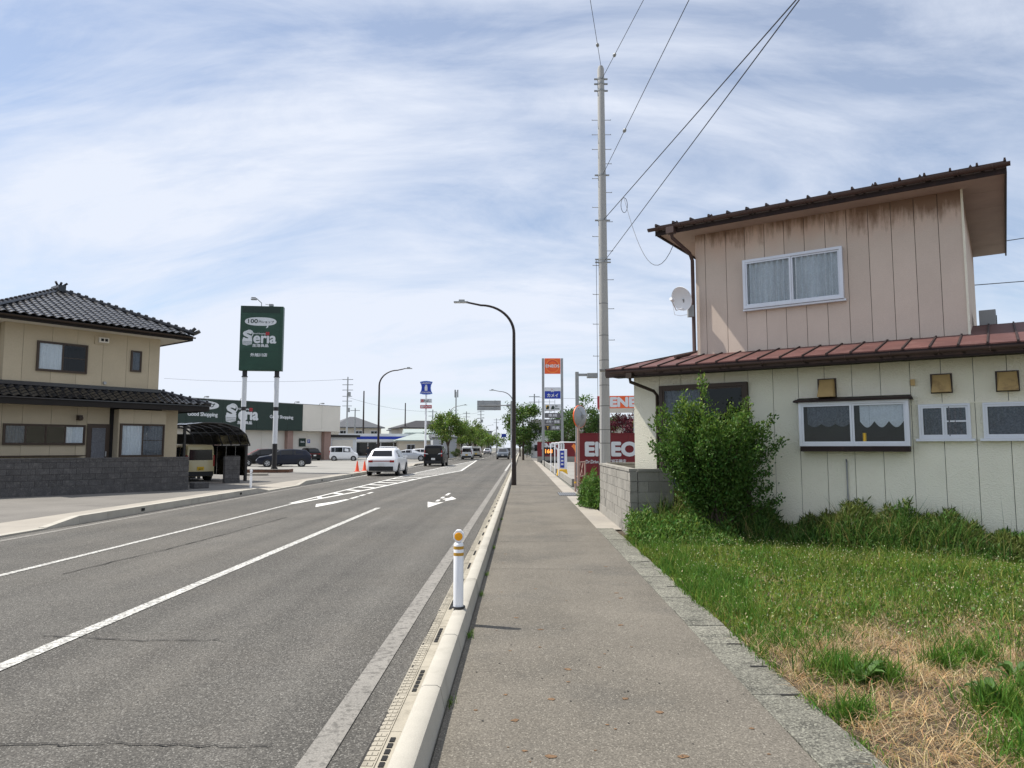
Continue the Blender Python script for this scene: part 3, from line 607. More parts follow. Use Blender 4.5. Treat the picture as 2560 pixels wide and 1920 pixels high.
# ================================================================== TAN TILED-ROOF HOUSE (left)
T = thing('tiled_roof_house', 'tan two-storey house with black glazed tile roofs and brown window frames', 'house', (-15.48, 30.0, 0), 53)
mb = MB(); mb.box(-5.65, -.02, .02, 7.0, 3.3, 6.33); tu = mb.build('upper_wall', 'darkmortar', T)
for a, b in zip([-5.67, -5.07, -4.11, -3.23, -2.28, -1.36, -.45], [-5.07, -4.11, -3.23, -2.28, -1.36, -.45, 0.]):
    mb = MB(); mb.box(a + .005, b - .005, 0, .019, 3.6, 6.3); mb.build('siding_panel', 'tan', tu)
for k in range(7):
    for uu in (-5.671, -.019): mb = MB(); mb.box(uu, uu + .019, .022 + k * .99, .022 + k * .99 + .98, 3.6, 6.3); mb.build('siding_panel', 'tan', tu)
mb = MB(); mb.box(-9.5, -5.7, .5, 6.5, 0, 6.2); mb.build('side_wing', 'tan', T)
mb = MB(); mb.box(-9.5, .88, .02, 7.0, 0, 3.3); tl = mb.build('wall', 'darkmortar', T)
le = [-5.6, -4.95, -4.0, -3.1, -2.74, -1.9]
for a, b in zip(le, le[1:]): mb = MB(); mb.box(a + .005, b - .005, 0, .019, .15, 3.2); mb.build('siding_panel', 'tan', tl)
for a, b in ((-7.4, -6.5), (-6.5, -5.6), (.2, .9)): mb = MB(); mb.box(a + .005, b - .005, 0, .019, .15, 3.2); mb.build('siding_panel', 'tan', tl)
mb = MB(); mb.box(-1.72, .16, -.42, .019, .1, 3.15); tb = mb.build('bay_wall', 'darkmortar', T)
for a, b in ((-1.74, -1.15), (-1.15, -.45), (-.45, .17)): mb = MB(); mb.box(a + .004, b - .004, -.44, -.421, .15, 3.14); mb.build('siding_panel', 'tan', tb)
for uu in (-1.741, .161): mb = MB(); mb.box(uu, uu + .02, -.418, .0, .15, 3.14); mb.build('siding_panel', 'tan', tb)
window(T, -4.62, -2.86, 4.49, 5.63, 0, 'bronze', 2, .08, .05, ('lace', 'sheer'), ('glass', 'darkglass'), bar=(1,))
window(T, -1.20, -.77, 4.74, 5.62, 0, 'bronze', 1, .07, .04, 'sheer')
window(T, -5.55, -2.80, 1.70, 2.48, 0, 'bronze', 4, .08, .05, ('sheer', None, None, 'lace'), ('glass', 'darkglass', 'darkglass', 'glass'))
window(T, -1.68, .10, 1.22, 2.57, -.44, 'bronze', 2, .08, .05, ('lace', 'sheer'), 'glass', bar=(1,))
mb = MB(); mb.box(-2.72, -1.88, -.03, .0, .25, 2.54); dr = mb.build('door', 'bronze', T)
mb = MB(); mb.box(-2.55, -2.05, -.045, -.031, .75, 2.38); mb.build('pane', 'sheer', dr); mb = MB(); mb.box(-2.03, -1.99, -.07, -.031, 1.25, 1.45); mb.build('handle', 'steel', dr)
mb = MB(); mb.box(-2.62, -2.13, -.06, -.001, 5.73, 6.06); vb = mb.build('vent_box', 'tan', T); mb = MB(); mb.box(-2.50, -2.13, -.16, -.061, 5.8, 6.0); mb.build('vent_cap', 'buff', vb)
for uu in (-2.44, -2.29): mb = MB(); mb.box(uu, uu + .11, -.165, -.161, 5.85, 5.96); mb.build('vent_slot', 'dark', vb)
mb = MB(); mb.lathe([(.01, -.07), (.06, -.07), (.07, 0)], (-2.17, 0, 4.19), 'y'); mb.build('pipe_cap', 'steel', T)
mb = MB(); mb.box(-3.13, -2.95, -.14, -.001, 2.66, 2.86); mb.lathe([(.01, -.25), (.08, -.24), (.09, -.14)], (-3.04, 0, 2.74), 'y', 12); mb.build('wall_lamp', 'bronze', T)
mb = MB(); mb.box(-9, -2.9, -.5, -.01, 1.27, 1.31); mb.build('ledge', 'bronze', T)
# --- tiles
mb = MB(); n = 6; W_, L_ = .30, .285
prof = [(-W_ / 2 + W_ * i / n, .034 * math.cos(2 * math.pi * (i / n) + .4)) for i in range(n + 1)]
vs = [(x, 0, z + .02) for x, z in prof] + [(x, L_, z) for x, z in prof] + [(x, 0, z - .005) for x, z in prof]
mb.add(vs, [(i, i + 1, n + 2 + i, n + 1 + i) for i in range(n)] + [(i + 1, i, 2 * n + 2 + i, 2 * n + 3 + i) for i in range(n)])
tile_me = mb.mesh('roof_tile', 'kawara', 50)
tile_count = [0]; spare = MB()
def tile_face(parent, eave_a, eave_b, v_dir, slope, inside, v_len, z0):
    """tiles on a sloped face whose eave runs from a to b (2-D); v_dir is the horizontal up-slope direction"""
    a = Vector(eave_a); b = Vector(eave_b); d = (b - a).normalized(); L = (b - a).length; ang = math.atan2(d.y, d.x); pit = math.atan(slope)
    rows = int(v_len / math.cos(pit) / .235); cols = int(L / W_) + 1
    M0 = Matrix.Rotation(ang, 4, 'Z') @ Matrix.Rotation(pit, 4, 'X')
    for r in range(rows):
        for c in range(cols):
            h = r * .235 * math.cos(pit); q = a + d * (c * W_ + W_ / 2) + Vector(v_dir) * h
            if not inside(q + Vector(v_dir) * .1): continue
            loc = Vector((q.x, q.y, z0 + r * .235 * math.sin(pit) + random.uniform(-.004, .004)))
            if tile_count[0] < 300:
                tile_count[0] += 1; o = link(tile_me, 'roof_tile', parent, loc); o.rotation_euler = M0.to_euler()
            else:
                Mx = Matrix.Translation(loc) @ M0; spare.add([Mx @ Vector(v) for v in vs], [tuple(f.vertices) for f in tile_me.polygons])
A = [(-6.58, -.95), (.98, -.95), (.98, 7.9), (-6.58, 7.9)]; AP = (-2.80, 3.5)
mb = MB(); base = [(x, y, 6.38) for x, y in A]; mb.add(base + [(AP[0], 3.3, 8.28), (AP[0], 3.7, 8.28)], [(0, 1, 4), (1, 2, 5, 4), (2, 3, 5), (3, 0, 4, 5), (3, 2, 1, 0)])
troof = mb.build('upper_roof', 'kawara', T)
SL = (8.28 - 6.38) / 4.25
def in_tri(q):
    t = (q.y + .95) / 4.25; return t < .985 and -6.58 + 3.78 * t - .02 < q.x < .98 - 3.78 * t + .02
tile_face(troof, (-6.58, -.97), (.98, -.97), (0, 1), SL, in_tri, 4.2, 6.44)
def ridge(pts, parent, r=.10):
    mb = MB(); P0, P1 = Vector(pts[0]), Vector(pts[1]); L = (P1 - P0).length; n = int(L / .32)
    mb.tube([P0 + Vector((0, 0, -.03)), P1 + Vector((0, 0, -.03))], r * .95, 8)
    o = mb.build('hip_ridge', 'kawara', parent)
    for i in range(n):
        p = P0 + (P1 - P0) * ((i + .5) / n); d = (P1 - P0).normalized(); mb = MB(); mb.cyl(p - d * .05 + Vector((0, 0, .05)), p + d * .05 + Vector((0, 0, .05)), r * .75, n=8); mb.build('ridge_tile', 'kawara', o)
    return o
ridge(((.98, -.97, 6.52), (-2.80, 3.3, 8.36)), troof); ridge(((-6.58, -.97, 6.52), (-2.80, 3.3, 8.36)), troof)
mb = MB(); mb.box(-2.95, -2.65, 3.05, 3.85, 8.25, 8.52)
for dx in (-.14, 0, .14): mb.tube([(-2.8 + dx * .6, 3.3, 8.5), (-2.8 + dx * 1.6, 3.15, 8.64)], .05, 6)
mb.build('ridge_ornament', 'kawara', troof)
mb = MB(); mb.tube([(.98, -.97, 6.5), (1.14, -1.12, 6.62)], .08, 6); mb.tube([(.9, -.9, 6.6), (1.0, -1.0, 6.74)], .07, 6); mb.build('hip_ornament', 'kawara', troof)
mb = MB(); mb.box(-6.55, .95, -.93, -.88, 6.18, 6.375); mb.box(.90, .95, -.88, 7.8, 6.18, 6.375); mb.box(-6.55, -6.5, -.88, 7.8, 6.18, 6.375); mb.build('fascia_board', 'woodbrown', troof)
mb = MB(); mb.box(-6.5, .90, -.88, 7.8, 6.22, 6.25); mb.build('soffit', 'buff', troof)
half_gutter(troof, -6.6, 1.0, -1.02, 6.33, .06, 'bronze')
# skirt roof
mb = MB(); mb.hexa([(-9.6, -1.0, 3.38), (1.85, -1.0, 3.38), (.2, .0, 3.38), (-9.6, 0, 3.38), (-9.6, -1.0, 3.42), (1.85, -1.0, 3.42), (.2, .0, 3.92), (-9.6, 0, 3.92)])
mb.hexa([(.0, .0, 3.38), (1.85, -1.0, 3.38), (1.85, 7.5, 3.38), (.0, 6.5, 3.38), (.02, .0, 3.94), (1.85, -1.0, 3.42), (1.85, 7.5, 3.42), (.02, 6.5, 3.94)])
tsk = mb.build('skirt_roof', 'kawara', T)
tile_face(tsk, (-7.5, -1.02), (1.85, -1.02), (0, 1), .5, lambda q: q.x < 1.85 - 1.75 * max(0, q.y + 1.0), .98, 3.46)
ridge(((1.85, -1.0, 3.50), (.05, .05, 4.02)), tsk, .09)
mb = MB(); mb.box(-9.6, .08, -.10, -.002, 3.92, 4.06); mb.build('flashing_ridge', 'kawara', tsk)
mb = MB(); mb.box(-9.6, 1.80, -.96, -.92, 3.16, 3.375); mb.box(1.76, 1.80, -.92, 7.0, 3.16, 3.375); mb.build('fascia_board', 'woodbrown', tsk)
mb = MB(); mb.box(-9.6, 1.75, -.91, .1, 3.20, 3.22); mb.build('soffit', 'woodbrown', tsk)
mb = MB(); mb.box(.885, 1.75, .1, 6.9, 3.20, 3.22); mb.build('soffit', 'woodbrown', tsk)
if spare.v: tag(spare.build('tile_mass', 'kawara', T, smooth=50), kind='stuff')
# block wall in front of it
block_wall('block_wall', 'long dark split-faced block wall in front of the tan tiled-roof house', (-12.68, 27.12, 0), 47.4, 9.0, 1.20, 'darkblock', 'darkmortar', .40, .20, .15, cap=True, base=.30, seed=8)
block_wall('block_wall', 'short dark block stub wall beside the black carport post', (-12.95, 32.75, 0), 53, .75, 1.24, 'darkblock', 'darkmortar', .4, .2, .15, cap=False, base=.2, seed=9)
# ------------------------------------------------------------------ carport
cp = thing('carport', 'black-framed carport with curved smoked roof panels over the cream van', 'carport', (-15.48 + .602 * 1.7 - .799 * .7, 30 + .799 * 1.7 + .602 * .7, 0), 53)
def arch(t):   # t 0..1 across local x, returns (x, z)
    pts = [(0, 2.62), (.9, 2.74), (1.8, 2.72), (2.5, 2.55), (2.95, 2.2), (3.15, 1.72)]
    s = t * (len(pts) - 1); i = min(int(s), len(pts) - 2); f = s - i
    return pts[i][0] + (pts[i + 1][0] - pts[i][0]) * f, pts[i][1] + (pts[i + 1][1] - pts[i][1]) * f
NA = 20
for j in range(7):
    yy = j * .82; mb = MB(); mb.tube([(arch(i / NA)[0], yy, arch(i / NA)[1]) for i in range(NA + 1)], .032, 6); mb.build('roof_rib', 'black', cp)
    if j < 6:
        for a, b in ((0, 7), (7, 14), (14, 20)):
            mb = MB(); n = b - a
            vs_ = [(arch(i / NA)[0], yy + .035, arch(i / NA)[1] + .02) for i in range(a, b + 1)] + [(arch(i / NA)[0], yy + .785, arch(i / NA)[1] + .02) for i in range(a, b + 1)]
            mb.add(vs_, [(i, i + 1, n + 2 + i, n + 1 + i) for i in range(n)]); mb.build('roof_panel', 'polycarb', cp)
for t in (0, .35, .7, 1.0): x_, z_ = arch(t); mb = MB(); mb.box(x_ - .03, x_ + .03, 0, 4.92, z_ - .04, z_ + .0); mb.build('purlin', 'black', cp)
for yy in (.3, 4.6): mb = MB(); mb.box(3.08, 3.20, yy - .06, yy + .06, 0, 1.75); mb.build('post', 'black', cp); mb = MB(); mb.box(0, .1, yy - .05, yy + .05, 0, 2.6); mb.build('post', 'black', cp)
for k in range(5): mb = MB(); mb.box(3.12, 3.14, .38 + k * .84, .38 + k * .84 + .8, .25, 1.68); mb.build('side_panel', 'polycarb', cp)
mb = MB(); mb.box(0, 3.2, 5.0, 5.08, 0, 2.3); mb.build('rear_screen', 'trim', cp)
mb = MB(); mb.box(-16.9, -11.6, -.05, .05, 0, .02)
# low concrete step by the wall
mb = MB(); mb.box(-.3, .3, -.2, .2, 0, .22); o = mb.build('concrete_step', 'darkblock', loc=(-12.75, 28.2, 0), rot=(0, 0, R(53)), bevel=.01); tag(o, 'low dark concrete step at the end of the dark block wall', 'step')
# ================================================================== GREEN POLE SIGN
sg = thing('pole_sign', 'tall green two-legged shop sign with white lettering and speech bubble', 'sign', (-17.1, 46.2, 0), 8)
for x in (-1.02, 1.02):
    for z0, z1, m in ((.1, 1.85, 'black'), (1.851, 4.0, 'signwhite'), (4.001, 4.25, 'black'), (4.251, 6.2, 'signwhite'), (6.201, 6.62, 'black')):
        mb = MB(); mb.cyl((x, 0, z0), (x, 0, z1), .155, n=16); mb.build('leg', m, sg, smooth=40)
    mb = MB(); mb.cyl((x, 0, 6.2), (x, 0, 6.25), .2, n=16); mb.box(x - .3, x + .3, -.3, .3, .04, .12); mb.build('flange', 'black', sg)
    for a, b in ((.22, 0), (-.22, 0), (0, .22), (0, -.22)):
        mb = MB(); mb.prism([(x + a * .6 - .02, .12), (x + a * 1.3 + .02, .12), (x + a * .6, .38)] if a else [(x - .02, .12), (x + .02, .12), (x, .38)], 'y', b - .05, b + .05); mb.build('stiffener', 'black', sg)
mb = MB(); mb.box(-1.36, 1.36, -.24, .24, 6.62, 10.9); bd = mb.build('board', 'signgreen', sg, bevel=.02)
mb = MB(); mb.box(-1.26, 1.17, -.252, -.241, 6.70, 10.42); mb.build('face_panel', 'signgreen', bd)
mb = MB(); mb.box(-1.24, 1.16, -.252, -.241, 10.45, 10.86); mb.build('bare_strip', MT['bandgreen'], bd)
mb = MB(); mb.box(-1.26, 1.17, -.2535, -.2522, 7.86, 7.875); mb.build('panel_seam', 'bandgreen', bd)
def bubble(parent, cx, cz, rx, rz, y, m, tail=True):
    mb = MB(); pts = [(cx + rx * (abs(math.cos(t)) ** .75) * math.copysign(1, math.cos(t)), cz + rz * (abs(math.sin(t)) ** .9) * math.copysign(1, math.sin(t))) for t in ring(40)]
    mb.prism(pts, 'y', y - .008, y)
    if tail: mb.prism([(cx + rx * .38, cz - rz * .8), (cx + rx * .5, cz - rz * .8), (cx + rx * .48, cz - rz * 1.35), (cx + rx * .33, cz - rz * 1.6), (cx + rx * .40, cz - rz * 1.2)], 'y', y - .0075, y - .0005)
    return mb.build('speech_bubble', m, parent)
FY = -.253
bubble(bd, -.06, 9.86, 1.0, .28, FY, 'signwhite')
text('100', .36, 'bandgreen', bd, (-.55, FY - .014, 9.88), bold=.02, depth=.003, width=.60, height=.26); text('円ショップ', .19, 'bandgreen', bd, (.30, FY - .014, 9.84), bold=.012, depth=.003, width=.96, height=.17)
def basket(parent, cx, cz, s, y, m, dk):
    """round-handled shopping basket shaped as a letter S, s = height"""
    k = s / 1.0; mb = MB()
    mb.tube([(cx + k * (.10 + .24 * math.cos(t)), y - .004, cz + k * (.27 + .24 * math.sin(t))) for t in [R(-70) + R(240) * i / 18 for i in range(19)]], .035 * k, 6)
    mb.build('basket_handle', m, parent)
    text('S', .98 * k, m, parent, (cx, y - .012, cz + .13 * k), bold=.045, depth=.003, width=.50 * k, height=.60 * k)
    mb = MB(); mb.prism([(cx - .33 * k, cz - .12 * k), (cx - .30 * k, cz - .46 * k), (cx - .05 * k, cz - .52 * k), (cx + .28 * k, cz - .44 * k), (cx + .31 * k, cz - .10 * k), (cx, cz - .20 * k)], 'y', y - .010, y - .001)
    b = mb.build('basket', m, parent)
    for r in range(3):
        for c in range(9):
            x = cx - .27 * k + c * .062 * k; z = cz - (.235 + r * .085 + .012 * math.cos(c * .7 + 3.1)) * k; mb = MB(); mb.box(x, x + .036 * k, y - .013, y - .0105, z - .045 * k, z); mb.build('weave_gap', dk, b)
basket(bd, -.86, 8.77, .98, FY, 'signwhite', 'signgreen')
text('erıa', .88, 'signwhite', bd, (.235, FY - .007, 8.67), bold=.028, width=1.40, height=.46)
for dx in (-.06, .06):
    for dz in (-.045, .055): mb = MB(); mb.box(.40 + dx - .05, .40 + dx + .05, FY - .016, FY - .014, 9.04 + dz - .04, 9.08 + dz + .04); mb.build('gift_mark', 'signred', bd)
text('Good Shopping', .12, 'signwhite', bd, (-.12, FY - .007, 9.05), bold=.02, width=.76)
text('生活良品', .24, 'signwhite', bd, (-.03, FY - .007, 8.27), bold=.03, width=1.0, height=.19); text('外旭川店', .24, 'signwhite', bd, (-.12, FY - .007, 7.65), bold=.03, width=1.05, height=.22)
mb = MB(); mb.tube([(-.1, 0, 10.9), (-.1, 0, 11.15), (-.4, -.2, 11.42)], .03, 6); mb.box(-.72, -.38, -.35, -.1, 11.30, 11.36); mb.box(-.70, -.42, -.33, -.12, 11.42, 11.46); mb.build('floodlight', 'greymetal', sg)
mb = MB(); mb.tube([(.15, 0, 11.08), (.5, -.1, 11.0)], .02, 6); mb.box(.42, .68, -.2, .05, 10.92, 11.06); mb.build('floodlight', 'greymetal', sg)
mb = MB(); mb.box(-1.9, 2.1, -.75, .75, 0, .2); pl = mb.build('plinth', 'rust', sg); mb = MB(); mb.box(-1.85, 2.05, -.7, .7, .2005, .21); mb.build('plinth_fill', 'lot', pl)
mb = MB(); mb.box(-.6, .6, -.15, .15, 0, .13); o = mb.build('wheel_stop', 'kerb', loc=(-15.2, 41.0, 0), rot=(0, 0, R(10)), bevel=.02); tag(o, 'low concrete wheel stop in front of the rusty sign plinth', 'wheel stop')
# ================================================================== GREEN-BANDED SHOP
S_ = thing('shop_building', 'low buff shop building with dark green fascia band and white lettering', 'shop', (-24.29, 95, 0), 52.5)
mb = MB(); mb.box(-32, -1.0, 1.2, 20, 0, 6.9); mb.build('wall', 'buff', S_)
n = 12
for i in range(n): a = -32 + i * (26.1 / n); mb = MB(); mb.box(a + .01, a + 26.1 / n - .01, 0, 1.19, 3.72, 7.1); mb.build('fascia_panel', 'bandgreen', S_)
for a, b in ((-5.89, -2.95), (-2.93, 0)): mb = MB(); mb.box(a, b, 0, 1.19, 3.72, 7.1); mb.build('fascia_panel', 'buff', S_)
mb = MB(); mb.box(-.1, 0, 1.2, 20, 3.72, 7.1); mb.build('fascia_panel', 'buff', S_); mb = MB(); mb.box(-32, .03, -.03, 1.2, 7.1, 7.17); mb.build('coping', 'greymetal', S_)
for i in range(9): a = -1.05 - 3.3 * (i + 1); mb = MB(); mb.box(a, a + 3.27, 1.16, 1.195, .4, 3.7); mb.build('wall_panel', 'buff', S_)
for a, b in ((-7.7, -6.9), (-2.1, -1.05), (-17.5, -16.7)): mb = MB(); mb.box(a, b, .5, 1.15, 0, 3.715); mb.build('pier', 'pinkcol', S_)
mb = MB(); mb.box(-32, -1, 1.1, 1.155, 0, .39); mb.build('plinth', 'block', S_)
YF = -.004
text('Good Shopping', .62, 'signwhite', S_, (-19.2, YF - .02, 5.30), bold=.022, width=3.5, depth=.02); text('Good Shopping', .55, 'signwhite', S_, (-9.0, YF - .02, 5.33), bold=.022, width=3.3, depth=.02)
bubble(S_, -19.6, 6.4, 2.3, .5, YF, 'signwhite')
text('100円ショップ', .5, 'bandgreen', S_, (-19.6, YF - .03, 6.4), bold=.02, width=3.6, depth=.01)
basket(S_, -15.75, 5.62, 2.1, YF, 'signwhite', 'bandgreen')
text('erıa', 2.1, 'signwhite', S_, (-13.55, YF - .02, 5.36), bold=.028, width=2.5, height=.88, depth=.02)
for dx in (-.11, .11):
    for dz in (-.11, .11): mb = MB(); mb.box(-13.25 + dx - .09, -13.25 + dx + .09, YF - .06, YF - .045, 6.12 + dz - .09, 6.12 + dz + .09); mb.build('gift_mark', 'signred', S_)
text('Good Shopping', .26, 'signwhite', S_, (-14.2, YF - .02, 6.15), bold=.022, width=1.4, depth=.02); text('生活良品', .46, 'signwhite', S_, (-14.0, YF - .02, 4.55), bold=.03, width=1.9, height=.36, depth=.02)
mb = MB(); mb.box(-5.6, -4.6, 1.06, 1.10, 1.75, 2.8); p1 = mb.build('wall_poster', 'bandgreen', S_); text('Seria', .3, 'signwhite', p1, (-5.1, 1.04, 2.35), bold=.03, depth=.01)
mb = MB(); mb.box(-4.58, -3.65, 1.06, 1.10, 1.75, 2.8); p2 = mb.build('wall_poster', 'buff', S_); mb = MB(); mb.box(-4.35, -3.95, 1.03, 1.055, 2.2, 2.65); mb.build('parking_mark', 'signblue', p2); text('P', .4, 'signwhite', p2, (-4.15, 1.02, 2.42), bold=.03, depth=.006)
for uu in (-19, -14.5, -7, -3.2): mb = MB(); mb.tube([(uu, .3, 7.17), (uu, .1, 7.4), (uu, -.4, 7.35)], .04, 5); mb.box(uu - .15, uu + .15, -.6, -.3, 7.25, 7.4); mb.build('floodlight', 'greymetal', S_)
an = thing('garage_annex', 'white flat-roofed garage annex with dark roof edge beside the green-banded shop', 'garage', (-24.29, 95, 0), 52.5)
mb = MB(); mb.box(-.9, 4.2, 1.6, 7, 0, 3.0); mb.build('wall', 'signwhite', an); mb = MB(); mb.box(-1.1, 4.5, 1.2, 7.3, 3.0, 3.35); mb.build('roof', 'black', an)
for k in range(7): mb = MB(); mb.box(.0, 3.5, 1.54, 1.595, .3 + k * .34, .3 + k * .34 + .335); mb.build('shutter_slat', 'buff', an)
mb = MB(); mb.box(-.9, 4.2, 1.55, 1.6, 0, .28); mb.build('plinth', 'block', an)
# ================================================================== UTILITY POLE AND WIRES
up = thing('utility_pole', 'tall bare concrete utility pole rising behind the grey block wall', 'utility pole', (2.82, 24, 0))
mb = MB(); mb.tube([(0, 0, 0), (0, 0, 5), (0, 0, 10), (0, 0, 14.9), (0, 0, 15.0)], [.185, .163, .140, .115, .08], 20); mb.build('pole', 'concretepole', up, smooth=50)
for z in (14.53, 14.35, 14.1, 11.04, 9.43, 7.95, 8.05):
    r = .185 - .07 * z / 15; mb = MB(); mb.cyl((0, 0, z - .03), (0, 0, z + .03), r + .012, n=16); mb.box(-r - .12, -r + .02, -.03, .03, z - .02, z + .02); mb.box(r - .02, r + .12, -.03, .03, z - .02, z + .02); mb.build('clamp_band', 'greymetal', up)
for z in (6.5, 5.4, 4.55, 3.7, 3.0, 2.2, 1.75): r = .185 - .07 * z / 15; mb = MB(); mb.cyl((0, 0, z - .008), (0, 0, z + .008), r + .004, n=16); mb.build('strap', 'trim', up)
for i, z in enumerate((13.03, 12.5, 11.97, 11.45, 10.92, 10.42, 9.89, 9.38, 8.86, 8.35, 7.84, 7.34, 6.83, 6.33, 5.8, 5.25, 4.7)):
    r = .185 - .07 * z / 15; sides = (-1, 1) if z > 11.9 else ((1,) if i % 2 else (-1,))
    for s in sides: mb = MB(); mb.cyl((s * r * .9, 0, z), (s * (r + .20), 0, z), .011, n=6); mb.box(s * (r + .2) - .008, s * (r + .2) + .008, -.012, .012, z - .012, z + .022); mb.build('step_bolt', 'steel', up)
mb = MB(); mb.tube([(-.24, -.1, 8), (-.235, -.1, 4), (-.23, -.1, 0)], .008, 5); mb.build('earth_wire', 'cable', up)
def wire(label, a, b, ext, r, beads=(), sag=.0, m='cable'):
    a = Vector(a); b = Vector(b); mb = MB(); t = thing('overhead_wire', label, 'wire', (0, 0, 0), 0, 'wires fixed to the utility pole')
    pts = [a + (b - a) * (ext * i / 12) + Vector((0, 0, -sag * 4 * (i / 12) * (1 - i / 12))) for i in range(13)]
    mb.tube(pts, r, 6); mb.build('strand', m, t)
    for f in beads:
        p = a + (b - a) * f; d = (b - a).normalized(); mb = MB(); mb.lathe([(.008, -.09), (.05, -.05), (.055, 0), (.05, .05), (.008, .09)], (0, 0, 0), 'z', 10)
        o = mb.build('insulator', 'greymetal', t, smooth=50); o.location = p; o.rotation_euler = d.to_track_quat('Z', 'Y').to_euler()
    return t
wire('thin wire leaving the top of the utility pole, nearest vertical', (2.84, 24, 14.95), (2.07, 20, 14.8), 8, .009, (.38,))
wire('thin beaded wire from just below the utility pole top', (2.84, 24, 14.5), (3.52, 19.4, 14.4), 8, .009, (.36,))
wire('beaded wire from the middle band of the utility pole', (2.84, 24, 11.04), (3.55, 14.2, 11.0), 4, .009, (.36,))
wire('thick upper cable carrying the small hanging loop', (2.84, 24, 9.43), (4.76, 11.65, 9.3), 3, .013)
wire('thick lower cable below the looped one', (2.84, 24, 7.95), (3.94, 9.5, 7.9), 3, .010)
sv = thing('service_cable', 'thin sagging cable with hanging loop running to the pink house eave', 'cable', (0, 0, 0))
A_, B_ = Vector((3.22, 21.6, 9.35)), Vector((2.7 + .829 * .2 + .559 * .5, 14 - .559 * .2 + .829 * .5, 5.78))
mb = MB(); pts = []
for i in range(17):
    t = i / 16; p = A_.lerp(B_, t); p.z -= 1.3 * 4 * t * (1 - t) * (.6 + .4 * t); pts.append(p)
mb.tube(pts, .007, 5); mb.build('strand', 'cable', sv)
mb = MB(); mb.tube([A_ + Vector((.10 * math.cos(t), .0, -.22 + .24 * math.sin(t))) for t in [2 * math.pi * k / 18 for k in range(19)]], .009, 5); mb.build('coil', 'cable', sv)
wr = thing('overhead_wire', 'thin wire leaving the far end of the pink house roof', 'wire'); mb = MB(); mb.tube([(9.2, 17, 6.2), (20, 22, 8.8)], .012, 5); mb.build('strand', 'cable', wr)
wr = thing('overhead_wire', 'thin wire reaching the side of the pink house below its eave', 'wire'); mb = MB(); mb.tube([(9.3, 17.1, 5.4), (20, 22, 7.1)], .012, 5); mb.build('strand', 'cable', wr)
# ================================================================== STREET LAMPS
def lamp(x, y, h, dirx, label, m='lampbrown', reach=2.45, base=True):
    t = thing('street_lamp', label, 'street lamp', (x, y, 0), 0, 'curved street lamps along the road'); mb = MB()
    pts = [(0, 0, 0), (0, 0, h * .4), (0, 0, h - 1.45)]; rs = [.095, .085, .068]
    for i in range(1, 13):
        a = R(90) * i / 12; pts.append((dirx * 1.45 * (1 - math.cos(a)), 0, h - 1.45 + 1.25 * math.sin(a))); rs.append(.066 - .022 * i / 12)
    pts.append((dirx * (reach - .35), 0, h - .06)); rs.append(.04)
    mb.tube(pts, rs, 12); mb.build('pole', m, t, smooth=50)
    a, b = sorted((dirx * (reach - .45), dirx * (reach + .18))); mb = MB(); mb.box(a, b, -.11, .11, h - .09, h - .03)
    mid = (a + b) / 2; mb.box(mid - .1, mid + .16, -.07, .07, h - .03, h + .05); mb.build('lamp_head', 'greymetal', t, bevel=.015)
    mb = MB(); mb.box(a + .04, b - .04, -.09, .09, h - .096, h - .0905); mb.build('lens', 'head', t)
    if base:
        mb = MB(); mb.cyl((0, 0, 0), (0, 0, .9), .11, .10, 12); mb.build('base_sleeve', m, t, smooth=40)
        mb = MB(); mb.box(-.13, -.105, -.05, .05, 1.9, 2.15); mb.build('number_tag', 'white', t); mb = MB(); mb.cyl((0, 0, 2.35), (0, 0, 2.38), .098, n=12); mb.cyl((0, 0, 2.8), (0, 0, 2.83), .098, n=12); mb.build('band', 'black', t)
    return t
lamp(-.31, 30.6, 8.0, -1, 'tall dark brown curved street lamp beside the footpath, nearest of its row')
lamp(-.9, 78.5, 8.0, -1, 'second curved street lamp on the footpath side, behind the sign gantry', 'steel', base=False)
lamp(-11.4, 56.7, 8.0, 1, 'dark curved street lamp rising behind the white crossover')
lamp(-10.7, 106, 8.0, 1, 'curved street lamp rising behind the large roadside tree', 'greymetal', base=False)
lamp(-10.5, 152, 8.0, 1, 'slim curved street lamp over the far row of trees', 'greymetal', base=False)
lamp(-10.4, 200, 8.0, 1, 'fourth curved street lamp along the tree row, tiny with distance', 'greymetal', base=False)
lamp(-10.4, 250, 8.0, 1, 'most distant curved street lamp along the tree row', 'greymetal', base=False)
# sign gantry seen from behind
sgn = thing('sign_gantry', 'grey pole with overhanging road sign seen from its blank back', 'road sign', (-.93, 70, 0))
mb = MB(); mb.cyl((0, 0, 0), (0, 0, 6.2), .13, .11, 14); mb.build('pole', 'greymetal', sgn, smooth=40)
mb = MB(); mb.cyl((.05, 0, 5.75), (-3.2, 0, 5.75), .07, .05, 10); mb.build('arm', 'greymetal', sgn, smooth=40); mb = MB(); mb.box(-.5, .16, -.12, .12, 5.65, 5.85); mb.build('clamp', 'greymetal', sgn)
for k in range(4): mb = MB(); mb.box(-3.42, -1.08, .1, .13, 5.28 + k * .24, 5.28 + k * .24 + .232); mb.build('sign_slat', 'greymetal', sgn)
for x in (-2.85, -1.65): mb = MB(); mb.box(x - .04, x + .04, .05, .098, 5.26, 6.26); mb.build('stiffener', 'steel', sgn)
rb = thing('route_sign', 'small blue road sign on a pole beside the distant trees', 'road sign', (-3.4, 140, 0)); mb = MB(); mb.cyl((0, 0, 0), (0, 0, 4.35), .06, n=8); mb.build('pole', 'greymetal', rb); mb = MB(); mb.box(-.48, .48, -.06, -.03, 3.6, 4.3); mb.build('board', 'signblue', rb)
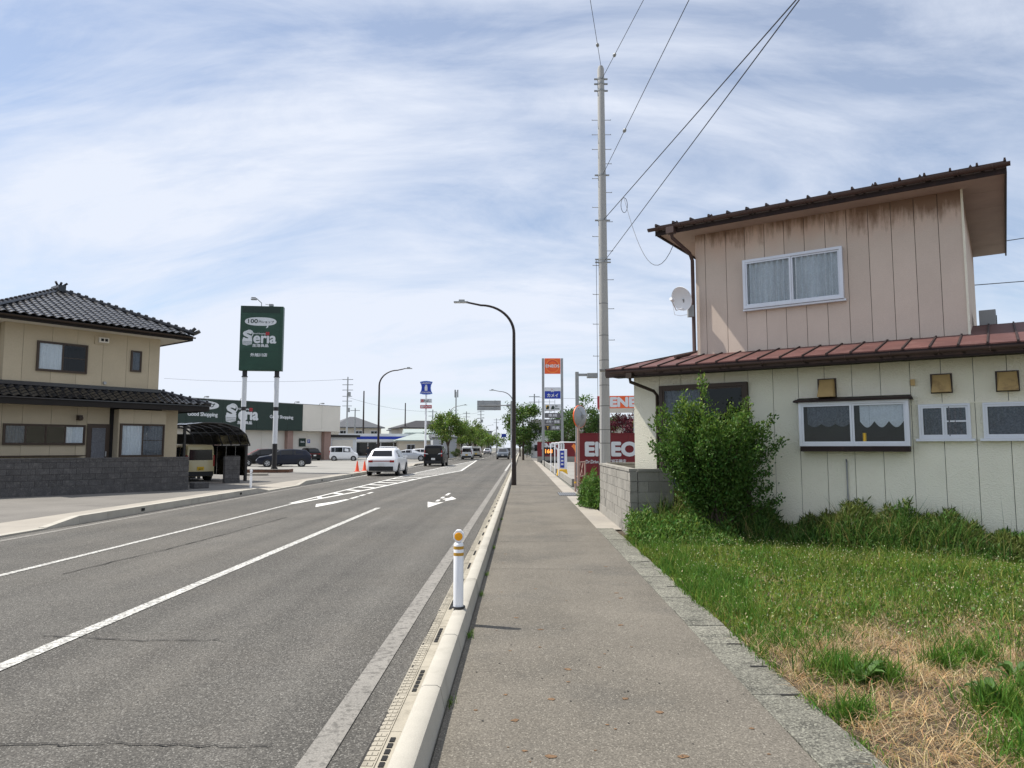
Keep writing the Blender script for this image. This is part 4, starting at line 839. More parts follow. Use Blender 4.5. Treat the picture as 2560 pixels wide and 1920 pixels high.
# ================================================================== DELINEATOR POSTS
def post(x, y, z, h, label, big=True):
    t = thing('delineator_post', label, 'delineator post', (x, y, z), 0, 'white flexible delineator posts'); mb = MB()
    mb.lathe([(.046, .0), (.046, h - .14), (.04, h - .125), (.034, h - .12), (.001, h - .12)], n=18); mb.build('tube', 'white', t, smooth=40)
    mb = MB(); mb.lathe([(.001, .012), (.062, .012), (.066, 0), (.001, 0)], n=18); mb.build('base_ring', 'trim', t)
    for k in (0, 1): mb = MB(); z0 = h - .235 + k * .058; mb.lathe([(.0466, z0), (.0466, z0 + .028)], n=18); mb.build('reflective_band', 'gold' if big else 'greymetal', t, smooth=40)
    mb = MB(); pts = [(.052 * math.cos(a + R(22.5)), h - .06 + .062 * math.sin(a + R(22.5))) for a in ring(8)]; mb.prism(pts, 'y', -.024, .024); hd = mb.build('head', 'white', t, bevel=.006)
    mb = MB(); mb.lathe([(.001, -.033), (.034, -.031), (.038, -.0245)], (0, 0, h - .062), 'y', 20); mb.build('reflector', 'amber' if big else 'white', hd, smooth=50)
    return t
post(-.575, 6.62, .15, .70, 'white delineator post with amber reflector standing on the near kerb')
post(-10.66, 28.1, 0, .74, 'plain white delineator post at the dropped kerb across the road', False)
for i, y in enumerate((47, 58)): post(-.6, y, .15, .75, ('white delineator post on the kerb short of the sign gantry', 'white delineator post on the kerb just beyond the brown lamp, farther one')[i])
# ================================================================== FILLING STATION
ew = thing('board_fence', 'maroon boundary board fence with large white station lettering, behind the utility pole', 'fence', (2.41, 30.0, 0))
for k in range(6): mb = MB(); mb.box(k * 1.05, k * 1.05 + 1.045, 0, .05, .12, 2.17); mb.build('board', 'maroon', ew)
mb = MB(); mb.box(-.02, 6.32, -.02, .07, 2.17, 2.21); mb.build('top_rail', 'maroon', ew); mb = MB(); mb.box(-.02, 6.3, -.01, .06, 0, .12); mb.build('plinth', 'block', ew)
text('ENEOS', .78, 'signwhite', ew, (1.58, -.014, 1.54), bold=.045, width=2.55); text('Dr.Drive セルフ旭天徳店', .2, 'signwhite', ew, (1.14, -.014, 1.02), bold=.015, width=1.68)
ef = thing('board_fence', 'distant maroon fence with white lettering and orange ring at the far side of the forecourt', 'fence', (1.8, 80, 0))
for k in range(5): mb = MB(); mb.box(k * 1.4, k * 1.4 + 1.39, 0, .06, .6, 2.25); mb.build('board', 'maroon', ef)
mb = MB(); mb.box(0, 7, -.02, .08, 0, .6); mb.build('plinth', 'lot', ef); text('ENEOS', .95, 'signwhite', ef, (1.75, -.02, 1.75), bold=.04, width=2.4)
mb = MB()
for i in range(14):
    a, b = R(-30 + 10 * i), R(-30 + 10 * (i + 1)); mb.prism([(3.0 + 1.7 * math.cos(a), .75 + 1.7 * math.sin(a)), (3.0 + 1.7 * math.cos(b), .75 + 1.7 * math.sin(b)), (3.0 + 1.3 * math.cos(b), .75 + 1.3 * math.sin(b)), (3.0 + 1.3 * math.cos(a), .75 + 1.3 * math.sin(a))], 'y', -.012 - .0001 * i, -.002) if .75 + 1.7 * math.sin(b) < 2.2 and math.sin(a) > -.05 else None
mb.build('orange_ring', 'signorange2', ef)
tw = thing('price_tower', 'tall grey twin-column filling station sign with stacked panels', 'sign', (3.33, 75, 0))
for x in (-1.0, 1.0): mb = MB(); mb.box(x - .13, x + .13, -.13, .13, 0, 11.05); mb.build('column', 'greymetal', tw, bevel=.02)
def tpanel(z0, z1, m, name='sign_panel', x0=-.84, x1=.84): mb = MB(); mb.box(x0, x1, -.1, .1, z0, z1); return mb.build(name, m, tw, bevel=.02)
def disc(parent, r, cz, y, m, name): mb = MB(); mb.lathe([(.001, y), (r, y), (r, y + .01)], (0, 0, cz), 'y', 32); return mb.build(name, m, parent)
q = tpanel(9.4, 11.05, 'signorange'); disc(q, .74, 10.22, -.112, 'signorange2', 'ring_mark'); disc(q, .66, 10.22, -.118, 'signorange', 'ring_mark'); disc(q, .56, 10.25, -.124, 'signred', 'ring_mark'); disc(q, .52, 10.22, -.130, 'signorange', 'ring_mark')
text('ENEOS', .42, 'signwhite', q, (0, -.14, 10.22), bold=.03, width=1.42)
q = tpanel(6.75, 7.95, 'signblue'); mb = MB(); mb.box(-.835, .835, -.108, -.102, 7.55, 7.94); mb.build('white_band', 'signwhite', q); text('K', .46, 'signwhite', q, (-.02, -.118, 7.62), bold=.04); text('カメイ', .44, 'signwhite', q, (0, -.118, 7.1), bold=.03, width=1.15)
mb = MB(); mb.prism([(-.1, 7.68), (.0, 7.68), (-.1, 7.82)], 'y', -.13, -.126); mb.build('logo_accent', 'signred', q)
q = tpanel(5.5, 6.17, 'signwhite'); text('Dr.\nDrive', .26, 'signgreen', q, (.42, -.115, 5.84), bold=.01); mb = MB(); mb.box(-.70, -.38, -.112, -.102, 5.62, 6.05); mb.build('pictogram', 'yellow', q)
for cx in (-.54, .0): mb = MB(); mb.prism([(cx - .18, 5.62), (cx + .1, 5.62), (cx + .18, 5.85), (cx + .05, 6.05), (cx - .1, 5.9)], 'y', -.12, -.113); mb.build('pictogram', 'bandgreen', q)
q = tpanel(4.72, 5.24, 'panelgrey'); text('車検', .34, 'signwhite', q, (0, -.112, 4.98), bold=.015, width=.95); q = tpanel(4.06, 4.58, 'panelgrey'); text('点検・整備', .32, 'signwhite', q, (0, -.112, 4.32), bold=.015, width=1.4)
q = tpanel(3.42, 3.94, 'panelgrey'); text('洗車', .34, 'signwhite', q, (.28, -.112, 3.68), bold=.015, width=.85); mb = MB(); mb.box(-.78, -.28, -.108, -.102, 3.46, 3.9); mb.build('point_mark', 'trim', q); text('T', .4, 'yellow', q, (-.53, -.115, 3.68), bold=.03)
mb = MB(); mb.box(-1.3, 1.3, -.4, .4, 0, .25); mb.build('plinth', 'trim', tw)
pb = thing('price_board', 'small dark price board with orange lit digits below the station sign', 'price board', (2.32, 60, 0)); mb = MB(); mb.box(-.42, .42, -.06, .06, 1.0, 1.62); mb.build('case', 'trim', pb); text('168', .46, 'ledge', pb, (0, -.07, 1.30), bold=.02, depth=.004); mb = MB(); mb.box(-.4, -.34, -.03, .03, 0, 1.0); mb.box(.34, .4, -.03, .03, 0, 1.0); mb.build('stand', 'trim', pb)
cn = thing('station_canopy', 'filling station canopy with orange fascia and white lettering', 'canopy', (6.0, 56, 0), -9)
for k in range(6): mb = MB(); mb.box(.0 + k * 2.5, k * 2.5 + 2.49, 0, .12, 4.68, 5.65); mb.build('fascia_panel', 'signorange', cn)
mb = MB(); mb.box(0, .1, .125, 9, 4.68, 5.65); mb.build('fascia_panel', 'signorange', cn); mb = MB(); mb.box(.11, 15, .13, 9, 4.75, 5.5); mb.build('ceiling', 'signwhite', cn)
for x in (3, 11): mb = MB(); mb.box(x - .2, x + .2, 4.2, 4.6, 0, 4.74); mb.build('column', 'signwhite', cn)
text('ENEOS', 1.0, 'signwhite', cn, (2.75, -.014, 5.16), bold=.05, width=3.4); mb = MB(); mb.box(.001, .85, -.012, -.002, 4.72, 5.61); mb.build('red_block', 'signred', cn)
kb = thing('service_building', 'white station office under the canopy, mostly hidden by the cream house', 'building', (13.2, 66, 0)); mb = MB(); mb.box(0, 12, 0, 6, 0, 3.8); mb.build('wall', 'signwhite', kb)
for k in range(5): mb = MB(); mb.box(.5 + k * 2.2, 2.5 + k * 2.2, -.05, -.005, .4, 2.8); mb.build('pane', 'carglass', kb)
ll = thing('forecourt_lamp', 'slim grey square-post lamp with flat arm over the forecourt corner', 'lamp', (2.24, 28.4, 0)); mb = MB(); mb.box(-.07, .07, -.07, .07, 0, 4.63); mb.build('post', 'greymetal', ll, bevel=.01); mb = MB(); mb.box(.07, .42, -.04, .04, 4.46, 4.56); mb.build('arm', 'greymetal', ll); mb = MB(); mb.box(.40, .82, -.12, .12, 4.38, 4.58); mb.build('lamp_head', 'greymetal', ll, bevel=.02)
mr = thing('traffic_mirror', 'round traffic mirror seen from its grey back on a brown post', 'traffic mirror', (2.02, 25.2, 0)); mb = MB(); mb.cyl((0, 0, 0), (0, 0, 3.0), .045, n=12); mb.build('post', MT['pinkcol'], mr, smooth=40)
mb = MB(); mb.lathe([(.001, -.12), (.12, -.115), (.28, -.075), (.385, -.01), (.40, .03), (.385, .04)], n=32, axis='y'); md = mb.build('shell', 'steel', mr, smooth=50, loc=(.08, .12, 2.70), rot=(0, 0, R(52)))
mb = MB(); mb.lathe([(.39, .0), (.405, .0), (.405, .04), (.39, .04)], n=32, axis='y'); mb.build('rim', 'signorange', md, smooth=40)
for a in (0, 120, 240): mb = MB(); mb.tube([(.05 * math.cos(R(a)), -.14, .05 * math.sin(R(a))), (.36 * math.cos(R(a)), -.045, .36 * math.sin(R(a)))], .012, 5); mb.build('rib', 'greymetal', md)
mb = MB(); mb.box(-.06, .06, -.2, -.11, -.06, .06); mb.build('hub', 'greymetal', md)
rl = thing('railing', 'short brown painted pipe railing at the forecourt edge', 'railing', (1.98, 26.2, 0), 72)
for x in (0, 1.6): mb = MB(); mb.cyl((x, 0, 0), (x, 0, 1.08), .035, n=10); mb.build('post', MT['pinkcol'], rl, smooth=40); mb = MB(); mb.cyl((x, 0, .3), (x, 0, .36), .042, n=10); mb.build('band', 'yellow', rl)
for z in (.25, .52, 1.05): mb = MB(); mb.cyl((0, 0, z), (1.6, 0, z), .025, n=8); mb.build('rail', MT['pinkcol'], rl)
for a, b in ((0.3, .8), (.8, .3), (.8, 1.3), (1.3, .8)): mb = MB(); mb.cyl((a, 0, .52), (b, 0, 1.05), .014, n=6); mb.build('brace', MT['pinkcol'], rl)
for i, (x, y, w) in enumerate(((1.95, 47, .7), (2.05, 43.5, .55), (2.1, 40, 1.0))):
    fr = thing('pipe_frame', ('farthest thin white pipe hoop along the forecourt edge', 'middle thin white pipe hoop along the forecourt edge', 'widest thin white pipe hoop, closest to the yellow stand sign')[i], 'barrier', (x, y, 0), 0, 'pipe hoops at the forecourt edge')
    mb = MB(); mb.tube([(0, 0, 0), (0, 0, 1.82), (.06, 0, 1.9), (w - .06, 0, 1.9), (w, 0, 1.82), (w, 0, 0)], .028, 8); mb.build('hoop', 'white', fr, smooth=50)
ys = thing('stand_sign', 'narrow stand sign with dark blue face on a yellow weighted base', 'stand sign', (2.35, 41, 0)); mb = MB(); mb.hexa([(-.32, -.25, .0), (.32, -.25, 0), (.32, .25, 0), (-.32, .25, 0), (-.26, -.18, .36), (.26, -.18, .36), (.26, .18, .36), (-.26, .18, .36)]); mb.build('base', 'yellow', ys, bevel=.03)
mb = MB(); mb.box(-.28, .28, -.04, .04, .36, 1.5); bd2 = mb.build('frame', 'white', ys, bevel=.02); mb = MB(); mb.box(-.12, .12, -.05, -.041, .45, 1.42); mb.build('face', 'signblue', bd2)
for z in (.6, .8, 1.0, 1.2): mb = MB(); mb.box(-.07, .07, -.056, -.051, z, z + .1); mb.build('mark', 'signwhite', bd2)
oa = thing('arrow_board', 'orange direction board with white arrow at the forecourt entrance', 'sign', (3.0, 36, 0)); mb = MB(); mb.box(-.3, .3, -.03, .03, .35, 1.15); mb.build('board', 'signorange', oa); mb = MB(); mb.prism([(-.2, .75), (.05, .98), (.05, .82), (.22, .82), (.22, .68), (.05, .68), (.05, .52)], 'y', -.04, -.031); mb.build('arrow', 'signwhite', oa); mb = MB(); mb.box(-.26, -.2, -.02, .02, 0, .35); mb.box(.2, .26, -.02, .02, 0, .35); mb.build('leg', 'trim', oa)
mb = MB(); mb.box(0, .16, 0, 9.5, 0, .28); o = mb.build('low_wall', 'lot', loc=(2.14, 30.4, 0), bevel=.01); tag(o, 'low pale concrete upstand along the forecourt edge', 'wall')
mb = MB(); mb.box(0, .16, 0, 28, 0, .3); o = mb.build('low_wall', 'lot', loc=(2.14, 44.5, 0), bevel=.01); tag(o, 'distant low concrete upstand leading to the station sign', 'wall')
# ================================================================== CARS
def car(label, x, y, heading, st, paint, glassi, wheels, wr=.31, plate='plate', group=None, rack=False, tail='h', dark_low=.16, loc_name='car'):
    """stations: (y, half width, z bottom, belt z, roof half width, top z); y=0 at the rear"""
    t = thing(loc_name, label, 'car', (x, y, 0), heading, group)
    def sec(s):
        yy, w, zb, zbelt, wr_, zt = s; h = [(w * .90, zb), (w * .985, zb + .10), (w, (zb + zbelt) / 2), (w * .985, zbelt)]
        h += [(wr_ + (w * .985 - wr_) * .06, zt - .05 * (zt - zbelt) - .02 if zt > zbelt else zt), (wr_ * .9, zt)]
        return [Vector((a, yy, b)) for a, b in h]
    S = [sec(s) for s in st]; mb = MB(); n = len(S[0])
    full = [[Vector((-p.x, p.y, p.z)) for p in s] + [p.copy() for p in s[::-1]] for s in S]   # open bottom ring left->top->right
    m2 = 2 * n; vs = [p for s in full for p in s]; fs = []
    for i in range(len(S) - 1):
        for k in range(m2): fs.append((i * m2 + k, i * m2 + (k + 1) % m2, (i + 1) * m2 + (k + 1) % m2, (i + 1) * m2 + k))
    fs += [tuple(range(m2)), tuple(range((len(S) - 1) * m2, len(S) * m2))[::-1]]
    mb.add(vs, fs); mb.build('body', paint, t, smooth=60, bevel=.035)
    L = st[-1][0]; W = max(s[1] for s in st)
    def on_side(i, f, h, sx, off=.006):     # point on body side between station i and i+1 (f), h 0=belt 1=roof edge
        a = S[i][3].lerp(S[i][4], h); b = S[i + 1][3].lerp(S[i + 1][4], h); p = a.lerp(b, f); return (sx * (p.x + off), p.y, p.z + .002)
    for (i, f0, j, f1) in glassi['side']:
        for sx in (-1, 1):
            mb = MB(); mb.add([on_side(i, f0, .12, sx), on_side(j, f1, .12, sx), on_side(j, f1, .88, sx), on_side(i, f0, .88, sx)], [(0, 1, 2, 3)] if sx > 0 else [(3, 2, 1, 0)]); mb.build('side_window', 'carglass', t)
    def cross(i, lo, hi, sgn, name):
        a, b = st[i], st[i + 1]
        def pt(f, sx, inset): yy = a[0] + (b[0] - a[0]) * f; w = (a[4] + (b[4] - a[4]) * f) * inset; z = a[5] + (b[5] - a[5]) * f; d = Vector((0, sgn * abs(b[5] - a[5]), abs(b[0] - a[0]))).normalized() * .008; return (sx * w, yy + d.y, z + d.z)
        mb = MB(); mb.add([pt(lo, -1, .86), pt(lo, 1, .86), pt(hi, 1, .82), pt(hi, -1, .82)], [(0, 1, 2, 3)]); mb.build(name, 'carglass', t)
    if glassi.get('flat'): z0, z1, ww, wt = glassi['flat']; mb = MB(); mb.add([(-ww, -.008, z0), (ww, -.008, z0), (wt, -.008, z1), (-wt, -.008, z1)], [(0, 1, 2, 3)]); mb.build('rear_window', 'carglass', t)
    else: cross(glassi['rear'], .10, .86, -1, 'rear_window')
    cross(glassi['front'], .10, .92, 1, 'windscreen')
    for yy in wheels:
        for sx in (-1, 1):
            xo = sx * (W + .005); mb = MB(); mb.lathe([(wr + .055, xo - sx * .10), (wr + .055, xo + sx * .002), (wr * .6, xo + sx * .002)], (0, yy, wr), 'x', 20); mb.build('wheel_arch', 'trim', t)
            mb = MB(); mb.lathe([(wr * .6, xo - sx * .20), (wr * .96, xo - sx * .20), (wr, xo - sx * .17), (wr, xo + sx * .0), (wr * .95, xo + sx * .018), (wr * .68, xo + sx * .02)], (0, yy, wr), 'x', 20); wh = mb.build('wheel', 'tyre', t, smooth=50)
            mb = MB(); mb.lathe([(.001, xo + sx * .006), (wr * .2, xo + sx * .016), (wr * .68, xo + sx * .012)], (0, yy, wr), 'x', 20); mb.build('rim', 'rim', wh)
            for k in range(5): a = 2 * math.pi * (k + .5) / 5; mb = MB(); mb.add([(xo + sx * .019, yy + wr * rr * math.cos(a + da), wr + wr * rr * math.sin(a + da)) for rr, da in ((.25, -.3), (.6, -.28), (.6, .28), (.25, .3))], [(0, 1, 2, 3)]); mb.build('rim_gap', 'trim', wh)
    r0, w0 = st[0], st[0][1]; f0 = st[-1]
    if dark_low: mb = MB(); mb.box(-w0 * .93, w0 * .93, -.015, .10, r0[2] - .06, r0[2] + dark_low); mb.build('rear_bumper', 'trim', t); mb = MB(); mb.box(-f0[1] * .9, f0[1] * .9, L - .08, L + .012, f0[2], f0[2] + .14); mb.build('front_bumper', 'trim', t)
    zl = r0[3]
    for sx in (-1, 1):
        a, b = sorted((sx * w0 * .66, sx * w0 * 1.0)); mb = MB()
        if tail == 'v': a, b = sorted((sx * (w0 * .9), sx * (w0 * 1.012))); mb.box(a, b, -.012, .12, zl - .12, zl + .42)
        else: mb.box(a, b, -.02, .10, zl - .12, zl + .0)
        mb.build('tail_light', 'tail', t, bevel=.01)
        a, b = sorted((sx * f0[1] * .60, sx * f0[1] * 1.02)); mb = MB(); mb.hexa([(a, L - .22, f0[3] - .04), (b, L - .30, f0[3] - .02), (b, L - .02, f0[3] - .04), (a, L + .012, f0[3] - .06), (a, L - .24, f0[3] + .08), (b, L - .34, f0[3] + .10), (b, L - .12, f0[3] + .07), (a, L - .03, f0[3] + .05)]); mb.build('headlight', 'head', t)
        i, f = glassi['mirror']; p = on_side(i, f, .02, sx, .0); mb = MB(); a, b = sorted((p[0], p[0] + sx * .17)); mb.box(a, b, p[1] - .04, p[1] + .06, p[2] - .01, p[2] + .12); mb.build('wing_mirror', paint, t, bevel=.02)
    if tail == 'h': mb = MB(); mb.box(-w0 * .66, w0 * .66, -.014, .02, zl - .07, zl - .03); mb.build('light_bar', 'tail', t)
    mb = MB(); mb.box(-.165, .165, -.03, .0, r0[2] + .22, r0[2] + .385); pl_ = mb.build('number_plate', plate, t)
    mb = MB(); mb.box(-.165, .165, L, L + .025, f0[2] + .14, f0[2] + .30); mb.build('number_plate', plate, t); mb = MB(); mb.box(-f0[1] * .5, f0[1] * .5, L - .05, L + .008, f0[2] + .31, f0[3] + .02); mb.build('grille', 'trim', t)
    return t, pl_
SUV = [(0, .74, .34, .88, .66, .90), (.10, .86, .24, .98, .70, 1.06), (.52, .895, .20, 1.0, .63, 1.48), (1.3, .895, .20, .99, .63, 1.575), (2.45, .895, .20, .97, .61, 1.545), (3.25, .89, .20, .97, .72, 1.01), (4.05, .86, .22, .86, .70, .92), (4.30, .74, .34, .62, .62, .66)]
G_SUV = dict(side=[(2, .25, 2, .95), (3, .02, 3, .95), (4, .02, 4, .70)], rear=1, front=4, mirror=(4, .35))
VAN = [(0, .70, .30, .82, .64, 1.58), (.06, .735, .22, .96, .66, 1.72), (.6, .74, .20, .97, .66, 1.76), (1.6, .74, .20, .96, .66, 1.77), (2.45, .74, .20, .95, .63, 1.70), (2.98, .735, .20, .96, .62, 1.02), (3.28, .71, .24, .80, .58, .90), (3.39, .64, .32, .58, .55, .64)]
G_VAN = dict(side=[(1, .25, 2, .02), (2, .06, 2, .94), (3, .03, 3, .95), (4, .02, 4, .72)], rear=0, front=4, mirror=(4, .45), flat=(1.0, 1.50, .60, .56))
MINI = [(0, .76, .32, .95, .68, 1.60), (.08, .845, .22, 1.0, .72, 1.78), (.8, .85, .19, 1.0, .71, 1.83), (2.0, .85, .19, .98, .70, 1.84), (3.0, .85, .19, .96, .66, 1.76), (3.85, .845, .19, .98, .70, 1.10), (4.45, .82, .22, .84, .66, .96), (4.69, .72, .32, .62, .6, .70)]
G_MINI = dict(side=[(1, .25, 1, .95), (2, .04, 2, .94), (3, .03, 3, .95), (4, .02, 4, .72)], rear=0, front=4, mirror=(4, .45), flat=(1.04, 1.54, .64, .58))
HATCH = [(0, .70, .34, .86, .62, .90), (.10, .83, .24, .95, .66, 1.02), (.50, .85, .20, .96, .60, 1.40), (1.4, .85, .20, .95, .60, 1.50), (2.3, .85, .20, .93, .58, 1.47), (3.2, .845, .20, .94, .68, .98), (3.85, .81, .22, .82, .66, .88), (4.08, .70, .34, .60, .58, .64)]
WAGON = [(0, .70, .32, .90, .62, .95), (.08, .83, .22, .96, .65, 1.05), (.45, .85, .19, .97, .60, 1.40), (1.5, .85, .19, .95, .60, 1.48), (2.5, .85, .19, .93, .58, 1.45), (3.45, .845, .19, .92, .68, .96), (4.15, .81, .22, .80, .66, .86), (4.40, .70, .32, .58, .58, .62)]
COUPE = [(0, .72, .34, .90, .62, .96), (.12, .84, .22, .95, .66, 1.04), (.95, .86, .19, .96, .60, 1.18), (1.7, .86, .19, .94, .58, 1.38), (2.35, .86, .19, .92, .57, 1.39), (3.35, .855, .19, .92, .68, .96), (4.25, .82, .22, .80, .66, .86), (4.52, .70, .32, .58, .58, .62)]
BOX = [(0, .70, .32, .90, .64, 1.62), (.05, .735, .24, .97, .67, 1.72), (.7, .74, .22, .97, .67, 1.75), (1.6, .74, .22, .96, .67, 1.75), (2.35, .74, .22, .95, .65, 1.70), (2.62, .735, .22, .96, .64, 1.05), (3.25, .72, .24, .90, .62, .98), (3.39, .66, .32, .60, .58, .70)]
def paint(name, c, metal=.0, rough=.28, coat=.4, spec=.4): return mat(name, c, rough, metal, var=.0, coat=coat, spec=spec)
PW = paint('white_car_paint', (.78, .79, .80)); PB = paint('black_car_paint', (.008, .008, .009), 0, .3, .1, .2); PN = paint('navy_car_paint', (.010, .013, .025), 0, .3, .12, .25); PS = paint('silver_car_paint', (.48, .50, .53), .4); PC = paint('cream_car_paint', (.60, .52, .30))
PG = paint('grey_car_paint', (.10, .115, .135), .3); PR = paint('dark_red_car_paint', (.16, .015, .02)); PE = paint('beige_car_paint', (.50, .47, .40), .2); PX = paint('black_suv_paint', (.010, .010, .010), 0, .3, .1, .2)
car('white crossover driving away, its rear towards the viewer', -7.98, 40.6, 0, SUV, PW, G_SUV, (.78, 3.38), .345, dark_low=.19, group='cars on the road')
t_, p_ = car('black minivan driving away in front of the convenience store sign', -7.6, 61.5, 0, MINI, PB, G_MINI, (.85, 3.75), .32, tail='v', group='cars on the road')
for sx in (-1, 1): mb = MB(); mb.hexa([(sx * .42, -.02, 1.02), (sx * .76, -.02, 1.06), (sx * .76, .02, 1.06), (sx * .42, .02, 1.02), (sx * .46, -.02, 1.10), (sx * .80, -.02, 1.14), (sx * .80, .02, 1.14), (sx * .46, .02, 1.10)]); mb.build('chrome_trim', 'silverframe', t_)
t_, p_ = car('white boxy minicar driving away beyond the hatched road island', -7.5, 98, 0, VAN, PW, G_VAN, (.55, 2.85), .28, 'plateyellow', group='cars on the road', tail='v')
car('beige minicar driving away just ahead of the white boxy one', -7.35, 116, 0, VAN, PE, G_VAN, (.55, 2.85), .28, 'plateyellow', group='cars on the road', tail='v')
car('pale grey hatchback farthest along the outgoing lane', -7.9, 165, 0, HATCH, PS, G_SUV, (.75, 3.25), .30, group='cars on the road')
car('dark grey hatchback coming towards the viewer', -2.55, 102, 180, HATCH, PG, G_SUV, (.75, 3.25), .30, group='cars on the road')
car('black car following the oncoming grey hatchback', -2.5, 134, 180, SUV, PX, G_SUV, (.78, 3.38), .345, group='cars on the road')
car('white oncoming car third in the approaching lane', -2.3, 165, 180, WAGON, PW, G_SUV, (.78, 3.4), .31, group='cars on the road')
car('grey oncoming car, last of the approaching lane', -2.3, 192, 180, HATCH, PG, G_SUV, (.75, 3.25), .31, group='cars on the road')
t_, p_ = car('cream boxy minivan with yellow plate parked under the black carport', -15.35, 34.0, 53, VAN, PC, G_VAN, (.55, 2.85), .28, 'plateyellow', group='parked cars', tail='v')
text('5614', .10, 'bandgreen', p_, (0, -.034, .60 - .02 + .0), bold=.02, depth=.002)
car('dark navy estate car parked behind the green sign leg', -17.9, 60.6, 108, WAGON, PN, G_SUV, (.78, 3.5), .31, group='parked cars')
car('black hatchback parked farther in, half behind the navy estate', -20.6, 62.6, 112, HATCH, PX, G_SUV, (.75, 3.3), .31, group='parked cars')
car('red car whose roof shows above the black parked hatchback', -22.6, 67.5, 110, HATCH, PR, G_SUV, (.75, 3.3), .31, group='parked cars')
car('black wagon parked tail-out beside the white boxy minicar', -25.4, 87.5, 38, SUV, PX, G_SUV, (.78, 3.38), .345, group='parked cars')
car('white boxy minicar parked side-on before the shop annex', -23.4, 87.0, -80, VAN, PW, G_VAN, (.55, 2.85), .28, group='parked cars', tail='v')
car('silver low sedan parked side-on behind the white crossover', -15.6, 86.5, -92, COUPE, PS, G_SUV, (.85, 3.6), .32, group='parked cars')
car('white upright off-roader parked before the convenience store', -18.6, 92.5, -70, BOX, PW, G_VAN, (.6, 2.75), .33, group='parked cars', tail='v')
car('white car parked behind the silver sedan', -15.2, 97, -85, WAGON, PW, G_SUV, (.78, 3.5), .31, group='parked cars')
# traffic cones
def cone(x, y, label):
    t = thing('traffic_cone', label, 'traffic cone', (x, y, 0), 0, 'traffic cones on the kerb side'); mb = MB(); mb.lathe([(.15, .02), (.135, .05), (.03, .70), (.025, .71), (.001, .71)], n=16); mb.build('body', 'conered', t, smooth=50)
    mb = MB(); mb.box(-.19, .19, -.19, .19, 0, .03); mb.build('base', 'conered', t, bevel=.02)
cone(-11.0, 47.8, 'orange-red traffic cone standing left of its twin by the kerb'); cone(-10.9, 49.6, 'orange-red traffic cone closer to the white crossover')
mb = MB(); mb.cyl((-11, 47.8, .66), (-10.9, 49.6, .66), .018, n=6); tag(mb.build('cone_bar', 'signwhite'), 'thin bar linking the two traffic cones', 'bar')
# ================================================================== PERSON
def skin_body(name, joints, edges, radii, parent):
    me = bpy.data.meshes.new(name); me.from_pydata(joints, edges, []); o = bpy.data.objects.new(name, me); COL.objects.link(o)
    md = o.modifiers.new('skin', 'SKIN'); 
    for v, r in zip(me.skin_vertices[0].data, radii): v.radius = (r, r)
    me.skin_vertices[0].data[0].use_root = True
    sb = o.modifiers.new('sub', 'SUBSURF'); sb.levels = 2; sb.render_levels = 2
    dg = bpy.context.evaluated_depsgraph_get(); m2 = bpy.data.meshes.new_from_object(o.evaluated_get(dg)); bpy.data.objects.remove(o)
    b = link(m2, name, parent); return b
pn = thing('person', 'person in dark clothing standing beside the white garage annex', 'person', (-19.6, 91.0, 0), 25)
J = [(0, 0, .95), (0, 0, 1.15), (0, 0, 1.36), (0, -.01, 1.47), (0, -.02, 1.56), (0, -.02, 1.68),
     (.09, 0, .90), (.10, -.05, .50), (.10, 0, .08), (.10, -.14, .04), (-.09, 0, .90), (-.10, .06, .50), (-.10, .14, .09), (-.10, .02, .04),
     (.17, 0, 1.38), (.23, .02, 1.12), (.22, -.08, .90), (.22, -.11, .82), (-.17, 0, 1.38), (-.23, .02, 1.12), (-.22, -.08, .90), (-.22, -.11, .82)]
Ed = [(0, 1), (1, 2), (2, 3), (3, 4), (4, 5), (0, 6), (6, 7), (7, 8), (8, 9), (0, 10), (10, 11), (11, 12), (12, 13), (2, 14), (14, 15), (15, 16), (16, 17), (2, 18), (18, 19), (19, 20), (20, 21)]
Rr = [.14, .13, .14, .06, .085, .085, .09, .065, .05, .045, .09, .065, .05, .045, .07, .05, .038, .04, .07, .05, .038, .04]
bd = skin_body('body', J, Ed, Rr, pn); cloth = mat('dark_clothes', (.02, .022, .03), .9, var=.1); skinm = mat('skin', (.45, .28, .2), .6, var=.05)
bd.data.materials.clear(); bd.data.materials.append(cloth); bd.data.materials.append(skinm)
for p in bd.data.polygons:
    p.use_smooth = True
    if p.center.z > 1.49 or (p.center.z < .89 and abs(p.center.x) > .17): p.material_index = 1
mb = MB(); mb.lathe([(.001, 1.80), (.06, 1.785), (.095, 1.73), (.10, 1.66), (.09, 1.62)], (0, .005, 0), 'z', 14); mb.build('hair', 'trim', pn, smooth=60)
# ================================================================== CONVENIENCE STORE, FAR HOUSES, POLES
ls = thing('convenience_store', 'low white convenience store with blue stripe along its fascia', 'shop', (-23.2, 115, 0), 12)
mb = MB(); mb.box(-6, 4.6, .2, 10, 0, 3.7); mb.build('wall', 'signwhite', ls); mb = MB(); mb.box(-6.2, 4.8, -.3, .19, 2.55, 3.85); mb.build('fascia', 'signwhite', ls); mb = MB(); mb.box(-6.1, 4.7, -.33, -.302, 2.95, 3.4); mb.build('stripe', 'signblue', ls)
for k in range(5): mb = MB(); mb.box(-5.6 + k * 2.05, -3.7 + k * 2.05, .12, .19, .3, 2.4); mb.build('pane', 'carglass', ls)
mb = MB(); mb.box(-.12, 4.4, -.6, -.5, 0, .9); mb.build('railing', 'white', ls)
lw = thing('pole_sign', 'blue and white convenience store sign with milk can on a white pole', 'sign', (-11.95, 89, 0))
mb = MB(); mb.cyl((-.05, 0, 0), (.0, 0, 8.4), .15, .10, 14); mb.build('pole', 'white', lw, smooth=40)
